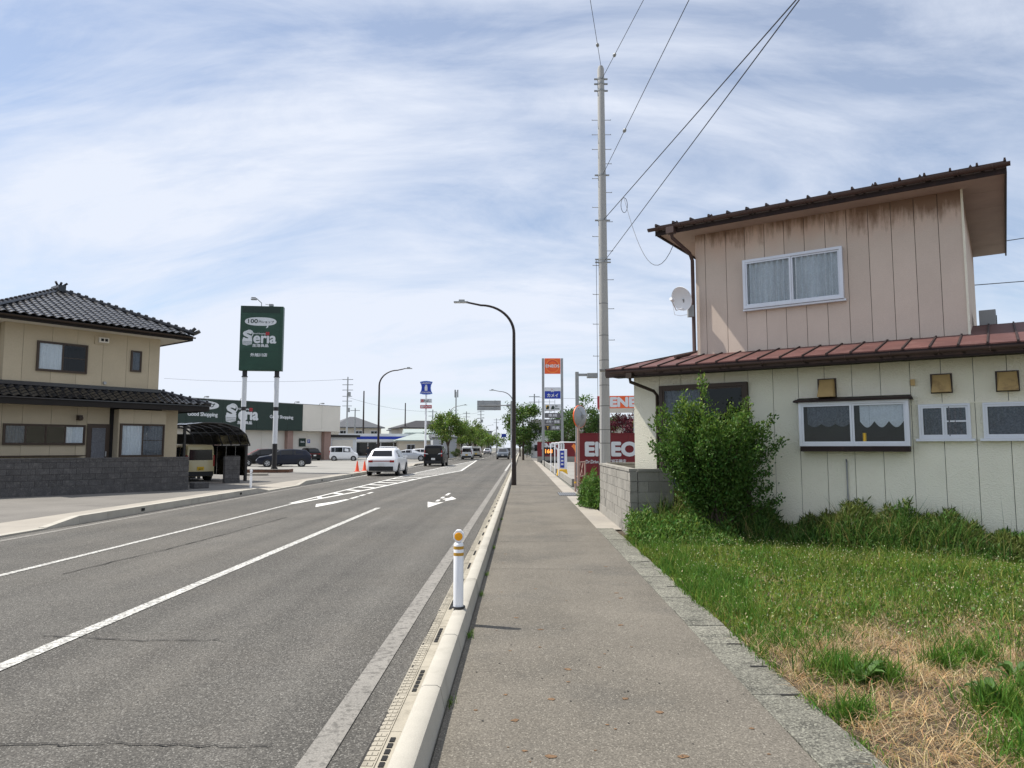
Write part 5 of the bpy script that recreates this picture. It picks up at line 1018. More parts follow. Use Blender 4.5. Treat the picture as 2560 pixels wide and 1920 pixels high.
def lobe(k): return [(-.80 * k, .75 * k), (-.4 * k, .84 * k), (0, .87 * k), (.4 * k, .84 * k), (.80 * k, .75 * k), (.62 * k, .35 * k), (.57 * k, 0), (.62 * k, -.35 * k), (.80 * k, -.75 * k), (.4 * k, -.84 * k), (0, -.87 * k), (-.4 * k, -.84 * k), (-.80 * k, -.75 * k), (-.62 * k, -.35 * k), (-.57 * k, 0), (-.62 * k, .35 * k)]
mb = MB(); mb.prism([(a, b + 9.1) for a, b in lobe(1)], 'y', -.18, .1); bb = mb.build('board', 'lightblue', lw); mb = MB(); mb.prism([(a, b + 9.1) for a, b in lobe(.93)], 'y', -.19, -.181); mb.build('face', 'signblue', bb)
mb = MB(); mb.prism([(-.17, 8.72), (.17, 8.72), (.18, 9.2), (.11, 9.3), (.11, 9.42), (.15, 9.46), (-.15, 9.46), (-.11, 9.42), (-.11, 9.3), (-.18, 9.2)], 'y', -.205, -.192); mb.build('milk_can', 'signwhite', bb)
text('LAWSON', .26, 'signwhite', bb, (0, -.2, 9.68), bold=.02, width=1.1); text('STATION', .26, 'signwhite', bb, (0, -.2, 8.5), bold=.02, width=1.15)
mb = MB(); mb.box(-.72, .72, -.16, .08, 7.22, 7.70); bb = mb.build('board', 'signwhite', lw); text('酒', .40, 'signred', bb, (-.48, -.17, 7.46), bold=.02); text('たばこ', .36, 'bandgreen', bb, (.18, -.17, 7.46), bold=.02, width=.9)
mb = MB(); mb.box(-.72, .72, -.16, .08, 6.50, 6.92); bb = mb.build('board', 'signred', lw); text('銀行ATM', .32, 'signwhite', bb, (0, -.17, 6.71), bold=.02, width=1.25)
RF = dict(grey=mat('grey_far_roof', (.10, .105, .115), .7, var=.15), brown=mat('brown_far_roof', (.11, .075, .06), .7, var=.15), pale=mat('pale_green_roof', (.33, .38, .36), .6, var=.1), pink_=mat('pink_far_roof', (.36, .22, .19), .7, var=.12), dark=mat('dark_far_roof', (.035, .033, .034), .6, var=.15))
WF = dict(cream=mat('far_cream_wall', (.55, .50, .42), .9, var=.08), white=mat('far_white_wall', (.66, .66, .65), .9, var=.06), grey=mat('far_grey_wall', (.36, .38, .40), .9, var=.08), tan=mat('far_tan_wall', (.42, .36, .28), .9, var=.08))
def house(label, x, y, rz, w, d, h, rh, wall, roof, kind='hip', win=3, over=.6, name='house'):
    t = thing(name, label, 'house', (x, y, 0), rz); mb = MB(); mb.box(-w / 2, w / 2, 0, d, 0, h); mb.build('wall', wall, t)
    a, b, c, e = -w / 2 - over, w / 2 + over, -over, d + over; mb = MB(); m = (c + e) / 2
    base = [(a, c, h), (b, c, h), (b, e, h), (a, e, h), (a, c, h + .18), (b, c, h + .18), (b, e, h + .18), (a, e, h + .18)]
    if kind == 'hip': k = min((b - a) / 2 * .9, (e - c) / 2); top = [(a + k, m, h + rh), (b - k, m, h + rh)]; fs = [(4, 5, 9, 8), (5, 6, 9), (6, 7, 8, 9), (7, 4, 8)]
    elif kind == 'gable': top = [(a, m, h + rh), (b, m, h + rh)]; fs = [(4, 5, 9, 8), (5, 6, 9), (6, 7, 8, 9), (7, 4, 8)]
    else: top = [(a, e, h + rh), (b, e, h + rh)]; fs = [(4, 5, 9, 8), (5, 6, 9), (6, 7, 8, 9), (7, 4, 8)]
    mb.add(base + top, fs + [(3, 2, 1, 0), (0, 1, 5, 4), (1, 2, 6, 5), (2, 3, 7, 6), (3, 0, 4, 7)]); mb.build('roof', roof, t)
    for s in range(1 if h < 4 else 2):
        for k in range(win):
            u0 = -w / 2 + w * (k + .5) / win - .55; z0 = 1.0 + s * 2.7; mb = MB(); mb.box(u0, u0 + 1.3, -.05, -.002, z0, z0 + 1.1); wn_ = mb.build('window', 'silverframe', t); mb = MB(); mb.box(u0 + .06, u0 + .62, -.06, -.051, z0 + .06, z0 + 1.04); mb.build('pane', 'carglass', wn_); mb = MB(); mb.box(u0 + .68, u0 + 1.24, -.06, -.051, z0 + .06, z0 + 1.04); mb.build('pane', 'carglass', wn_)
    return t
house('grey hip-roofed house behind the shop annex', -31, 135, 30, 9, 8, 5.3, 2.3, WF['cream'], RF['grey'])
house('small distant house with flat grey roof beyond the store', -26, 165, 20, 7, 7, 5.6, 1.6, WF['white'], RF['grey'])
house('wide two-storey house with dark brown roof behind the store sign pole', -18.5, 142, 25, 11, 8, 5.4, 1.7, WF['cream'], RF['dark'])
house('pale green-roofed single-storey building next to the store', -15.7, 112, 15, 7, 7, 2.6, 1.3, WF['cream'], RF['pale'], win=2)
house('low house with pinkish roof behind the parked cars', -13.6, 124, 10, 6, 6, 2.6, 1.4, WF['tan'], RF['pink_'], 'gable', 2)
house('grey metal shed with gabled roof behind the black minivan', -11.6, 108, 12, 3.6, 9, 3.0, .7, WF['grey'], RF['grey'], 'gable', 0, .15, 'storage_shed')
house('pale grey shed half hidden by the large roadside tree', -16.2, 118, 12, 6, 9, 3.9, .9, WF['white'], RF['pale'], 'gable', 0, .15, 'storage_shed')
house('pale warehouse behind the first roadside trees', -13.5, 132, 0, 4.5, 20, 4.2, .8, WF['white'], RF['pale'], 'gable', 1, .2, 'warehouse')
house('distant flat grey block at the end of the tree row', -14.5, 290, 0, 4, 8, 8.2, .4, WF['grey'], RF['grey'], 'mono', 4)
house('far dark-roofed house in the tree row', -14.5, 215, 0, 7, 8, 6, 2, WF['tan'], RF['dark'], 'hip', 2)
house('white gabled house with dark roof beyond the station sign', 3.6, 112, -10, 4.2, 9, 4.6, 1.6, WF['white'], RF['dark'], 'gable', 2)
house('small white shop front along the footpath beyond the station', 2.6, 150, 0, 4, 12, 3.6, .5, WF['white'], RF['grey'], 'mono', 2)
house('long pale building behind the station trees', 13, 108, -20, 16, 9, 5.2, .5, WF['cream'], RF['grey'], 'mono', 5)
house('cream building with railed flat roof behind the utility pole', 15.5, 118, 0, 13, 9, 6.2, .3, WF['cream'], RF['grey'], 'mono', 4)
def upole(x, y, h, label, arms=2, m='greymetal'):
    t = thing('utility_pole', label, 'utility pole', (x, y, 0), 0, 'distant utility poles'); mb = MB(); mb.cyl((0, 0, 0), (0, 0, h), .17, .10, 8); mb.build('pole', m, t)
    for k in range(arms): mb = MB(); mb.box(-.9, .9, -.05, .05, h - .5 - k * .9, h - .4 - k * .9); mb.build('crossarm', m, t)
    if arms > 1: mb = MB(); mb.cyl((.35, -.1, h - 3.4), (.35, -.1, h - 2.6), .22, n=8); mb.build('transformer', m, t)
for i, (x, y, h, l_, a) in enumerate(((-29.5, 120, 13.6, 'distant utility pole with crossarms above the green-banded shop roof', 3), (-32.5, 132, 11.6, 'distant utility pole with transformer over the annex roof', 3), (-31.2, 133, 9.0, 'shorter utility pole beside the transformer pole', 1),
        (-25.6, 115, 10.8, 'plain dark pole rising above the store roof', 0), (-22.9, 140, 10.4, 'slim pole between the store and the dark-roofed house', 0), (-18.7, 150, 9.6, 'utility pole with crossarm behind the dark-roofed house', 2), (-21, 190, 9, 'tiny utility pole on the skyline behind the store', 1), (-13.5, 175, 10.5, 'utility pole above the middle of the tree row', 2), (-10.5, 185, 11.5, 'twin-armed utility pole at the end of the tree row', 3), (-8, 230, 11, 'remotest utility pole over the road end', 2), (2.2, 118, 10.5, 'utility pole standing beyond the station sign', 2))):
    upole(x, y, h, l_, a, 'lampbrown' if a == 0 else 'greymetal')
ms = thing('antenna_mast', 'slim phone antenna mast rising over the roadside trees', 'mast', (-13.8, 150, 0)); mb = MB(); mb.cyl((0, 0, 0), (0, 0, 13.4), .2, .12, 8); mb.build('pole', 'greymetal', ms)
for a in (0, 120, 240): mb = MB(); mb.box(.35 * math.cos(R(a)) - .13, .35 * math.cos(R(a)) + .13, .35 * math.sin(R(a)) - .1, .35 * math.sin(R(a)) + .1, 12.2, 13.8); mb.build('antenna', 'greymetal', ms)
def span(a, b, sag, label):
    mb = MB(); a = Vector(a); b = Vector(b); pts = [a.lerp(b, i / 10) + Vector((0, 0, -sag * 4 * (i / 10) * (1 - i / 10))) for i in range(11)]; mb.tube(pts, .022, 4); tag(mb.build('power_line', 'cable'), label, 'wire', 'distant power lines')
span((-60, 118, 13.2), (-29.5, 120, 13.2), .5, 'power line arriving over the shop roof behind the green sign'); span((-29.5, 120, 12.6), (-32.5, 132, 11.2), .2, 'short power line between the two crossarm poles'); span((-32.5, 132, 11), (-18.7, 150, 9.2), .7, 'sagging power line over the store roof')
span((-18.7, 150, 9.2), (-13.5, 175, 10), .5, 'power line running towards the tree row'); span((-13.5, 175, 10), (-10.5, 185, 11), .3, 'power line between the poles above the trees'); span((2.2, 118, 10), (24, 100, 9.5), .6, 'power line behind the station sign and utility pole')
fs_ = thing('lattice_frame', 'steel lattice frame on the roof line beyond the station sign', 'frame', (3.0, 120, 5.5))
for k in range(4): mb = MB(); mb.cyl((k * .9, 0, 0), (k * .9, 0, 4.2), .04, n=5); mb.build('post', 'greymetal', fs_)
for k in range(3): mb = MB(); mb.cyl((0, 0, .8 + k * 1.5), (2.7, 0, .8 + k * 1.5), .035, n=5); mb.build('rail', 'greymetal', fs_)
# ================================================================== TREES AND PLANTS
def jit(c, n, s=.25, hue=.12):
    k = RNG.uniform(1 - s, 1 + s, (n, 1)); h = RNG.normal(0, hue, (n, 1)); out_ = np.array(c)[None] * k; out_[:, 0:1] *= 1 + h; return np.clip(out_, .003, 1)
def tree(label, x, y, h, rx, rz, col, n=2600, leaf=.24, trunk_h=None, clumps=26, name='roadside_tree', cat='tree', group='roadside trees', lean=0., seed=0, ry=None):
    t = thing(name, label, cat, (x, y, 0), RNG.uniform(0, 360), group); rg = np.random.default_rng(seed + 100); ry = ry or rx
    th = trunk_h or h * .32; cz = h - rz; mb = MB(); r0 = .035 * h * .55
    mb.tube([(0, 0, -.05), (.02, 0, th * .5), (lean * .3, .03, th), (lean * .5, 0, cz), (lean, 0, h * .86)], [r0 * 1.2, r0, r0 * .8, r0 * .5, r0 * .15], 8); mb.build('trunk', 'bark', t, smooth=60)
    cs = []
    for i in range(clumps):
        d = rg.normal(size=3); d /= np.linalg.norm(d); rr = rg.uniform(.35, 1.) ** .6; c = np.array([d[0] * rx * rr, d[1] * ry * rr, cz + d[2] * rz * rr]); cs.append(c)
        if i < 12: mb = MB(); p0 = Vector((0, 0, th * rg.uniform(.75, 1.25))); p1 = Vector(c); m_ = p0.lerp(p1, .5) + Vector((0, 0, .25)); mb.tube([p0, m_, p1], [r0 * .45, r0 * .25, r0 * .08], 5); mb.build('limb', 'bark', t)
    cs = np.array(cs); per = n // clumps; rad = .25 * rx + .12
    P = np.concatenate([c + rg.normal(size=(per, 3)) * rad * np.array([.62, .62, .42]) * rg.uniform(.6, 1.15) for c in cs]); P = P[P[:, 2] > th * .6]
    tint = np.repeat(rg.uniform(.55, 1.4, clumps), per)[:len(P)]
    cols = jit(col, len(P), .3, .15) * tint[:, None]
    o = link(leaves('crown', P, RNG.uniform(.6, 1.2, len(P)) * leaf, cols, aspect=.65), 'crown', t); return t
GR = (.125, .195, .034)
tree('large spreading roadside tree beside the parked cars, first of its row', -9.85, 96, 6.3, 2.5, 1.9, GR, 5200, .27, 1.9, 40, seed=1)
tree('second roadside tree behind the white boxy minicar', -9.9, 118, 5.6, 2.5, 1.7, GR, 2600, .30, 1.7, seed=2)
tree('third roadside tree in the row past the minicars', -9.9, 136, 6.0, 2.8, 1.9, GR, 2200, .33, 1.7, seed=3)
tree('fourth roadside tree, taller and fuller', -9.9, 154, 7.4, 3.0, 2.5, GR, 2000, .36, 1.8, seed=4)
tree('fifth roadside tree towards the road end', -9.9, 176, 5.6, 2.8, 1.8, GR, 1500, .4, 1.6, seed=5)
tree('sixth roadside tree, low and round', -9.5, 205, 5.6, 3.0, 1.9, GR, 1200, .45, 1.6, seed=6)
tree('last roadside tree before the road end', -8.5, 250, 6.5, 3.4, 2.3, GR, 1000, .5, 1.6, seed=7)
tree('tall dense street tree on the footpath behind the brown lamp', .25, 92, 7.4, 2.45, 2.75, (.085, .15, .028), 6500, .26, 1.7, 44, seed=8, group='trees on the footpath side')
tree('farther street tree on the footpath side', -.2, 128, 6.8, 2.3, 2.4, (.085, .15, .028), 2500, .3, 1.6, seed=9, group='trees on the footpath side')
tree('distant street tree closing the footpath', -.4, 190, 7.4, 3.2, 2.6, (.085, .15, .028), 1500, .4, 1.6, seed=10, group='trees on the footpath side')
for i, (x, y, h, r) in enumerate(((5.2, 88, 6.6, 2.4), (8.0, 90, 7.8, 2.6), (10.6, 92, 7.0, 2.2), (4.8, 100, 4.6, 2.0))):
    tree(('green garden tree just right of the station sign columns', 'rounded green tree behind the traffic mirror', 'green tree behind the utility pole', 'low green tree seen between the station sign columns')[i], x, y, h, r, h * .4, (.075, .14, .028), 3600, .26, 1.2, 30, seed=20 + i, group='trees behind the filling station')
tree('dark red-leaved maple behind the maroon board fence', 12.4, 84, 5.6, 2.6, 1.9, (.085, .013, .022), 3800, .25, 1.2, 30, seed=30, group='trees behind the filling station')
tree('yellow-green shrub tree beside the dark red maple', 14.2, 82, 4.9, 1.3, 1.4, (.19, .20, .03), 1500, .24, 1.2, 18, seed=31, group='trees behind the filling station')
tree('small round dark bush by the kerb beyond the minivan', -9.6, 104, 1.5, .72, .62, (.05, .075, .02), 1400, .13, .35, 16, name='round_bush', cat='bush', group='bushes along the road', seed=33)
tree('dark clipped bush beside the footpath past the station', .9, 112, 2.3, .9, 1.0, (.03, .06, .015), 1400, .15, .4, 16, name='round_bush', cat='bush', group='bushes along the road', seed=34)
tree('low dark hedge bush farther along the footpath', 1.6, 138, 2.6, 1.1, 1.1, (.03, .06, .015), 1000, .2, .4, 14, name='round_bush', cat='bush', group='bushes along the road', seed=35)
# bare twiggy tree
bt = thing('bare_tree', 'leafless twiggy sapling beside the store sign pole', 'tree', (-11.0, 99, 0)); mb = MB()
for i in range(9): a = RNG.uniform(0, 6.28); mb.tube([(0, 0, 0), (.1 * math.cos(a), .1 * math.sin(a), 2.4), (.6 * math.cos(a), .6 * math.sin(a), 4.9 + RNG.uniform(-.5, .5))], [.05, .035, .012], 5)
mb.build('trunk', 'bark', bt)
# ---- large leafy shrub in front of the cream house
sh = thing('leafy_shrub', 'large leafy green shrub growing in front of the cream house door', 'shrub', (3.27, 12.25, 0)); rg = np.random.default_rng(5)
tips = []
for i in range(95):
    a = rg.uniform(0, 2 * math.pi); u_ = rg.uniform(0, 1) ** .5; el = rg.uniform(.0, 1.0)
    rx = .96 * u_; top = 1.45 + 1.15 * el * math.sqrt(max(.05, 1 - .62 * u_ * u_)) * rg.uniform(.68, 1.12)
    tips.append((rx * math.cos(a), .85 * rx * math.sin(a), top))
tips += [(-.17, -.1, 2.78), (-.9, -.2, 2.25), (1.08, .1, 2.12), (-.55, 0, 2.36), (.62, 0, 2.38), (-1.05, -.1, 1.65), (1.02, .1, .95), (1.15, .1, .72), (.95, .0, 1.2), (-1.0, -.1, 2.0), (1.2, 0, 1.75)]
P = []; OD = []; mbs = MB()
for j, tp in enumerate(tips):
    b0 = np.array([rg.normal(0, .08), rg.normal(0, .06), .0]); tp = np.array(tp); mid = b0 * .5 + tp * .5 + np.array([-tp[0] * .22, -tp[1] * .22, .0])
    ts = np.linspace(0, 1, 60); C = ((1 - ts) ** 2)[:, None] * b0 + (2 * ts * (1 - ts))[:, None] * mid + (ts ** 2)[:, None] * tp
    if j % 4 == 0 or j > 95: mbs.tube([tuple(C[k]) for k in (0, 15, 30, 45, 59)], [.019, .016, .012, .007, .003], 5)
    for k in range(22, 60):
        if C[k][2] < .55 and tp[2] > 1: continue
        m = 15 if k > 34 else 11
        P.append(C[k] + rg.normal(size=(m, 3)) * (.085 if k < 52 else .045)); OD.append(np.repeat((tp - mid)[None] * .8, m, 0))
P = np.concatenate(P); OD = np.concatenate(OD); keep = P[:, 2] > .35; P, OD = P[keep], OD[keep]
young = np.clip((P[:, 2] - 1.5) / 1.1, 0, 1)[:, None] * RNG.uniform(0, 1, (len(P), 1)) ** 2
cols = jit((.07, .145, .025), len(P), .35, .15) * (1 - young) + jit((.25, .35, .05), len(P), .2) * young
mbs.build('stems', 'bark', sh, smooth=60); link(leaves('foliage', P, RNG.uniform(.038, .072, len(P)), cols, up=.4, outdir=OD, aspect=.55), 'foliage', sh)
def bushy(label, x, y, n, rad, h, leaf, col, cat='bush', name='weedy_bush', group='weedy bushes'):
    t = thing(name, label, cat, (x, y, 0), 0, group); d = RNG.normal(size=(n, 3)); d /= np.linalg.norm(d, axis=1)[:, None]; d *= (RNG.uniform(0, 1, (n, 1)) ** .4); d[:, 2] = np.abs(d[:, 2])
    lump = 1 + .25 * np.sin(d[:, 0:1] * 7 + 1) * np.cos(d[:, 1:2] * 6)
    P = d * np.array([rad[0], rad[1], h]) * lump; link(leaves('foliage', P, RNG.uniform(.6, 1.2, n) * leaf, jit(col, n, .35, .15), up=1.1, aspect=.3), 'foliage', t)
    mb = MB()
    for i in range(10): a = RNG.uniform(0, 6.28); mb.tube([(0, 0, 0), (.5 * rad[0] * math.cos(a), .5 * rad[1] * math.sin(a), h * .7)], [.012, .005], 5)
    mb.build('stems', 'bark', t); return t
bushy('bright green weedy bush against the grey block wall beside the footpath', 1.95, 19.6, 6500, (.36, .9), .85, .11, (.10, .19, .035))
# ---- grasses
def blades(name, X, Y, H, W, cols, lean=.35, flat=0., m='grass', zfun=field_z, z0=None):
    n = len(X); a = RNG.uniform(0, 2 * np.pi, n); b = RNG.uniform(0, 2 * np.pi, n); Z = zfun(X, Y) if z0 is None else z0
    B = np.stack([X, Y, Z], 1); S = np.stack([np.cos(a), np.sin(a), 0 * a], 1) * (W / 2)[:, None]
    ln = np.clip(RNG.normal(lean, lean * .5, n) + flat, 0, 1.4); D = np.stack([np.cos(b) * np.sin(ln), np.sin(b) * np.sin(ln), np.cos(ln)], 1)
    ln2 = np.clip(ln * 1.9, 0, 1.55); D2 = np.stack([np.cos(b) * np.sin(ln2), np.sin(b) * np.sin(ln2), np.cos(ln2)], 1)
    M1 = B + D * (H * .55)[:, None]; T = M1 + D2 * (H * .45)[:, None]
    V = np.stack([B - S, B + S, M1 + S * .75, M1 - S * .75, T], 1).reshape(-1, 3); i = np.arange(n)[:, None] * 5
    F = np.concatenate([i + [0, 1, 2], i + [0, 2, 3], i + [3, 2, 4]], 1).reshape(-1, 3)
    return raw_mesh(name, V, F, np.repeat(cols, 5, 0), m)
def smooth_noise(x, y, s, seed):
    r = np.random.default_rng(seed); v = np.zeros_like(x)
    for k in range(6): a = r.uniform(0, 6.28); f = s * r.uniform(.6, 1.8); v += np.sin((x * np.cos(a) + y * np.sin(a)) * f + r.uniform(0, 6.28))
    return v / 6
wallu = lambda x, y: (x - 2.7) * .829 - (y - 14) * .559
wallv = lambda x, y: (x - 2.7) * .559 + (y - 14) * .829       # <0 in front of the cream wall
clumps_ = [(2.22, 5.15, .26), (1.98, 4.42, .15), (2.42, 5.0, .2), (2.85, 4.45, .22), (2.75, 3.85, .4), (3.1, 4.2, .35), (3.3, 4.7, .25), (3.0, 5.3, .16), (3.5, 3.6, .6), (4.2, 4.6, .3), (3.75, 5.2, .18), (3.35, 5.5, .2), (4.3, 5.4, .3), (4.0, 4.0, .4)]
def greenness(x, y):
    g_ = np.clip((y - 5.55 + .55 * smooth_noise(x, y, 2.2, 3) + .45 * smooth_noise(x, y, 6.5, 4) - .1 * np.clip(2.6 - x, 0, 1)) / 1.1, .08, 1)
    for cx, cy, cr in clumps_: g_ = np.maximum(g_, np.clip(1.35 - np.hypot(x - cx, y - cy) / cr + .3 * smooth_noise(x, y, 14, 88), 0, 1))
    return g_
def scatter(n, x0, x1, y0, y1):
    x = RNG.uniform(x0, x1, n); y = RNG.uniform(y0, y1, n); ok = (x < .76 * y + 2.6) & (wallv(x, y) < -.02) & (x > 1.83 + .05 * smooth_noise(x * 0, y, 9, 5)) & ~((y > 13.1) & (x < 2.95)); return x[ok], y[ok]
GA = np.array((.155, .245, .028)); YE = np.array((.34, .335, .07)); ST = np.array((.50, .39, .225)); DK = np.array((.065, .135, .02))
x, y = scatter(330000, 1.78, 11.5, 2.6, 14.5); gq = greenness(x, y); dens = np.where(y < 7, 1.0, .72); dry = .5 + .5 * smooth_noise(x, y, 1.6, 8)
isg = RNG.uniform(0, 1, len(x)) < gq; keep = (RNG.uniform(0, 1, len(x)) < dens) & (isg | (RNG.uniform(0, 1, len(x)) < .40)); x, y, isg, gq, dry = x[keep], y[keep], isg[keep], gq[keep], dry[keep]
n = len(x); mix = np.clip(RNG.normal(.25 + .5 * np.clip(dry - .45, 0, 1), .22, n), 0, 1)[:, None]
dkm = np.clip(1.5 * smooth_noise(x, y, 2.2, 14) + .9 * smooth_noise(x, y, 6, 15) + RNG.normal(.1, .25, n), 0, 1)[:, None]
cg = (GA * (1 - mix) + YE * mix) * (1 - .75 * dkm) + DK * .75 * dkm; cg *= RNG.uniform(.5, 1.5, (n, 1)); strawy = RNG.uniform(0, 1, n) < .07 + .5 * np.clip(smooth_noise(x, y, 3.4, 33) - .12, 0, 1)
cs = ST * RNG.uniform(.45, 1.25, (n, 1)) * np.array([1, RNG.uniform(.95, 1.05), 1]); cols = np.where((isg & ~strawy)[:, None], cg, cs)
Hh = np.where(isg, RNG.uniform(.04, .13, n) * (1 + .5 * smooth_noise(x, y, 2.6, 21)) * np.clip(.75 + .05 * (y - 5), .6, 1.3), RNG.uniform(.05, .16, n))
W_b = np.where(isg, RNG.uniform(.003, .0075, n), RNG.uniform(.002, .0045, n)) * np.clip(y / 6, .8, 1.6)
fl = np.where(isg, 0, RNG.uniform(.3, 1.2, n))
gsm = blades('grass', x, y, Hh, W_b, cols, .38, fl); tag(link(gsm, 'grass'), 'green and straw-dry grass covering the open plot', 'grass', kind='stuff')
# dry straw thatch
x, y = scatter(105000, 1.80, 6.5, 2.6, 7.4); k = RNG.uniform(0, 1, len(x)) < np.clip(1.15 - greenness(x, y), .06, 1) * np.clip(.62 + .9 * smooth_noise(x, y, 9, 91) + .5 * smooth_noise(x, y, 24, 92), .22, 1); x, y = x[k], y[k]; n = len(x); SC = np.where((RNG.uniform(0, 1, n) < .4)[:, None], np.array((.56, .36, .17)), np.array((.60, .47, .28)))
tag(link(blades('straw', x, y, RNG.uniform(.06, .22, n), RNG.uniform(.002, .0045, n), SC * RNG.uniform(.4, 1.35, (n, 1)) * (1 + RNG.normal(0, .05, (n, 3))), .5, RNG.uniform(.2, 1.1, n), z0=field_z(x, y) + RNG.uniform(0, .035, n)), 'straw'), 'dry tan straw matting the near corner of the plot', 'straw', kind='stuff')
# verge tufts overhanging the drain, clumps with broader blades
xs, ys, hs = [], [], []
for cx, cy, cr in clumps_: k = int(620 * cr / .3); xs.append(RNG.normal(cx, cr * .42, k)); ys.append(RNG.normal(cy, cr * .42, k)); hs.append(RNG.uniform(.09, .24, k))
for _ in range(60):
    cy = RNG.uniform(5.6, 12.6); cx = 1.95 + abs(RNG.normal(0, .25)); k = RNG.integers(60, 200); xs.append(RNG.normal(cx, .10, k)); ys.append(RNG.normal(cy, .12, k)); hs.append(RNG.uniform(.08, .24, k))
for _ in range(46): cy = RNG.uniform(3.2, 13); k = RNG.integers(12, 60); xs.append(RNG.normal(1.84, .035, k)); ys.append(RNG.normal(cy, .07, k)); hs.append(RNG.uniform(.03, .11, k))
for _ in range(90):
    cy = RNG.uniform(5.4, 12); cx = RNG.uniform(2.2, 7.5); k = 90; xs.append(RNG.normal(cx, .10, k)); ys.append(RNG.normal(cy, .10, k)); hs.append(RNG.uniform(.10, .24, k))
x = np.concatenate(xs); y = np.concatenate(ys); h_ = np.concatenate(hs); ok = (wallv(x, y) < -.05) & (x > 1.76); x, y, h_ = x[ok], y[ok], h_[ok]; n = len(x)
tag(link(blades('grass_tufts', x, y, h_, RNG.uniform(.005, .011, n), jit((.095, .19, .026), n, .4, .2), .45), 'grass_tufts'), 'thicker dark green grass tufts dotted over the plot', 'grass', kind='stuff')
x, y = scatter(34000, 1.85, 10, 5.9, 14); k = (greenness(x, y) > .7) & (smooth_noise(x, y, 2.0, 61) + RNG.normal(0, .3, len(x)) > .0); x, y = x[k], y[k]; n = len(x)
tag(link(blades('tall_grass', x, y, RNG.uniform(.12, .30, n), RNG.uniform(.003, .007, n), np.where((RNG.uniform(0, 1, n) < .3)[:, None], jit((.30, .30, .08), n, .3), jit((.11, .20, .028), n, .4, .2)), .42), 'tall_grass'), 'longer loose grass blades standing above the turf', 'grass', kind='stuff')
x, y = scatter(5200, 1.9, 9.5, 5.8, 13.6); n = len(x); tag(link(leaves('seed_heads', np.stack([x, y, field_z(x, y) + RNG.uniform(.08, .2, n)], 1), RNG.uniform(.012, .024, n), jit((.55, .52, .32), n, .3), up=1.5, aspect=.6), 'seed_heads'), 'tiny pale seed heads speckled over the grass', 'seed heads', kind='stuff')
yk = RNG.choice([2.75, 3.1, 4.6, 6.2, 7.9, 9.1, 11.5, 14, 16], 420) + RNG.normal(0, .05, 420); xk = -.452 + np.abs(RNG.normal(0, .018, 420))
tag(link(blades('kerb_weeds', xk, yk, RNG.uniform(.02, .075, 420), RNG.uniform(.003, .006, 420), jit((.10, .18, .03), 420, .3, .2), .5, z0=np.zeros(420)), 'kerb_weeds'), 'tiny weeds growing at the foot of the near kerb', 'weeds', kind='stuff')
# small broad weed leaves low in the turf
x, y = scatter(26000, 1.85, 9.5, 5.6, 13.8); k = greenness(x, y) > .6; x, y = x[k], y[k]; n = len(x); P = np.stack([x, y, field_z(x, y) + RNG.uniform(.02, .08, n)], 1)
tag(link(leaves('clover', P, RNG.uniform(.02, .045, n), jit((.10, .19, .028), n, .35, .2), up=.6, aspect=.7), 'clover'), 'small round-leaved weeds low among the grass', 'weeds', kind='stuff')
# tall dark weeds along the foot of the wall
def bank_top(u):
    t = .50 + .17 * np.sin(u * 1.7 + .4) + .10 * np.sin(u * 4.3) + .08 * np.sin(u * 9.1 + 1) + .05 * np.sin(u * 21); return np.where(u > 4.3, t * .74, t)
def bank(n, u0, u1, p=.55):
    u = RNG.uniform(u0, u1, n); v = -RNG.uniform(.02, 1.35, n) * RNG.uniform(.6, 1, n)
    z = bank_top(u) * np.clip(1.22 - np.abs(v + .30) / 1.0, 0, 1) * (1 + .28 * smooth_noise(u, v, 11, 77)) * RNG.uniform(0, 1, n) ** p
    return 2.7 + .829 * u + .559 * v, 14 - .559 * u + .829 * v, z + .02, u, v
x, y, z, u, v = bank(40000, .3, 8.4); n = len(x); shade = RNG.uniform(.5, 1.35, (n, 1))
cw = np.where((smooth_noise(u, v * 2, 2.3, 40) + RNG.normal(0, .12, n) > .10)[:, None], np.array((.12, .15, .035)), np.array((.065, .145, .025))) * shade
tag(link(leaves('weed_bank', np.stack([x, y, z], 1), RNG.uniform(.04, .14, n), cw, up=1.1, aspect=.22), 'weed_bank'), 'bank of leafy weeds along the foot of the cream wall', 'weeds', kind='stuff')
x, y, z, u, v = bank(16000, .3, 8.4, .9); n = len(x); arch_ = bank_top(u) * RNG.uniform(.5, 1.25, n)
cb = np.where((RNG.uniform(0, 1, n) < .25)[:, None], jit((.26, .24, .09), n, .3), jit((.095, .17, .03), n, .4, .2))
tag(link(blades('bank_grass', x, y, arch_ * 1.15, RNG.uniform(.006, .012, n), cb, .5, z0=np.zeros(n) + .02), 'bank_grass'), 'arching long grass mixed through the weed bank below the windows', 'grass', kind='stuff')
x = np.concatenate([RNG.normal(2.30, .30, 11000), RNG.uniform(1.96, 3.5, 10000)]); y = np.concatenate([RNG.normal(12.5, .40, 11000), RNG.uniform(11.2, 13.1, 10000)]); ok = (x > 1.86) & (y < 13.12) & (wallv(x, y) < -.05); x, y = x[ok], y[ok]; n = len(x)
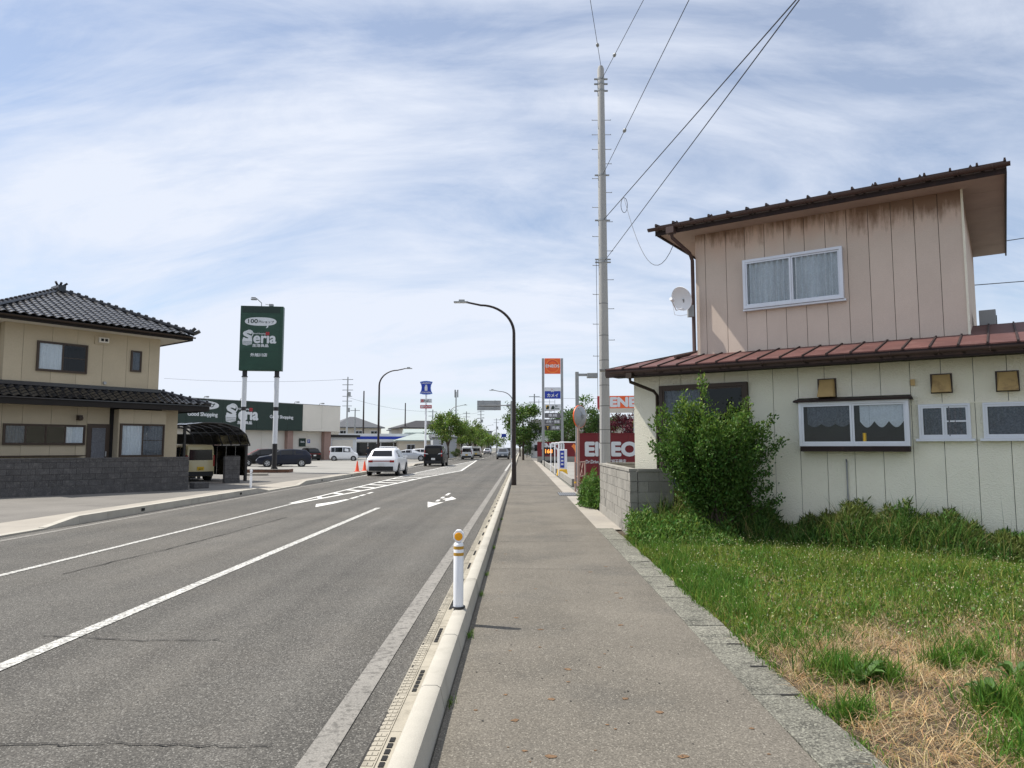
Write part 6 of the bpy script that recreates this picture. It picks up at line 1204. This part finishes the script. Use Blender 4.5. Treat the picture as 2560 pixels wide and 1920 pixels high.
z = (.30 + .16 * smooth_noise(x, y, 4, 50) + .14 * smooth_noise(x, y, 13, 51)) * np.clip((y - 11.0) / 1.0, .25, 1) * RNG.uniform(0, 1, n) ** .6 * RNG.uniform(.8, 1.5, n)
tag(link(leaves('verge_weeds', np.stack([x, y, z + .02], 1), RNG.uniform(.035, .10, n), jit((.11, .20, .034), n, .4, .2), up=1.0, aspect=.33), 'verge_weeds'), 'bright leafy weeds crowding the corner of the grey block wall', 'weeds', kind='stuff')
# tall seed stalks before the cream wall
n = 70; u = RNG.uniform(1.8, 8, n); v = -RNG.uniform(.2, 1.3, n); x = 2.7 + .829 * u + .559 * v; y = 14 - .559 * u + .829 * v
tag(link(blades('seed_stalks', x, y, RNG.uniform(.6, .95, n), np.full(n, .006), jit((.20, .17, .08), n, .3), .22), 'seed_stalks'), 'thin tan seed stalks standing in front of the cream wall', 'weeds', kind='stuff')
# broad dock leaves in the dry patch
for i, (x, y) in enumerate(((2.88, 4.55), (3.35, 5.05), (2.28, 4.95), (3.4, 4.1))):
    t = thing('broadleaf_weed', ('broad-leaved weed rosette in the dry straw patch', 'broad-leaved weed near the tall grass edge', 'light green broad-leaved weed in the tuft beside the drain', 'broad-leaved weed at the dry patch corner')[i], 'weed', (x, y, float(field_z(np.array(x), np.array(y))) + .01), 0, 'broad-leaved weeds')
    for k in range(9):
        a = RNG.uniform(0, 6.28); L_ = RNG.uniform(.10, .19); w_ = L_ * .17; e = RNG.uniform(.3, .9); mb = MB(); d = Vector((math.cos(a), math.sin(a), 0)); s = Vector((-math.sin(a), math.cos(a), 0)); pts = []
        for q, ww in ((0, .25), (.3, .9), (.6, 1.), (.85, .6), (1, .05)): c = d * (L_ * q) + Vector((0, 0, L_ * e * math.sin(q * 2.0))); pts += [c - s * (w_ * ww) + Vector((0, 0, .01)), c, c + s * (w_ * ww) + Vector((0, 0, .01))]
        mb.add(pts, [f for i_ in range(4) for f in ((i_ * 3, i_ * 3 + 1, i_ * 3 + 4, i_ * 3 + 3), (i_ * 3 + 1, i_ * 3 + 2, i_ * 3 + 5, i_ * 3 + 4))]); mb.build('leaf', 'weedleaf', t, smooth=60)
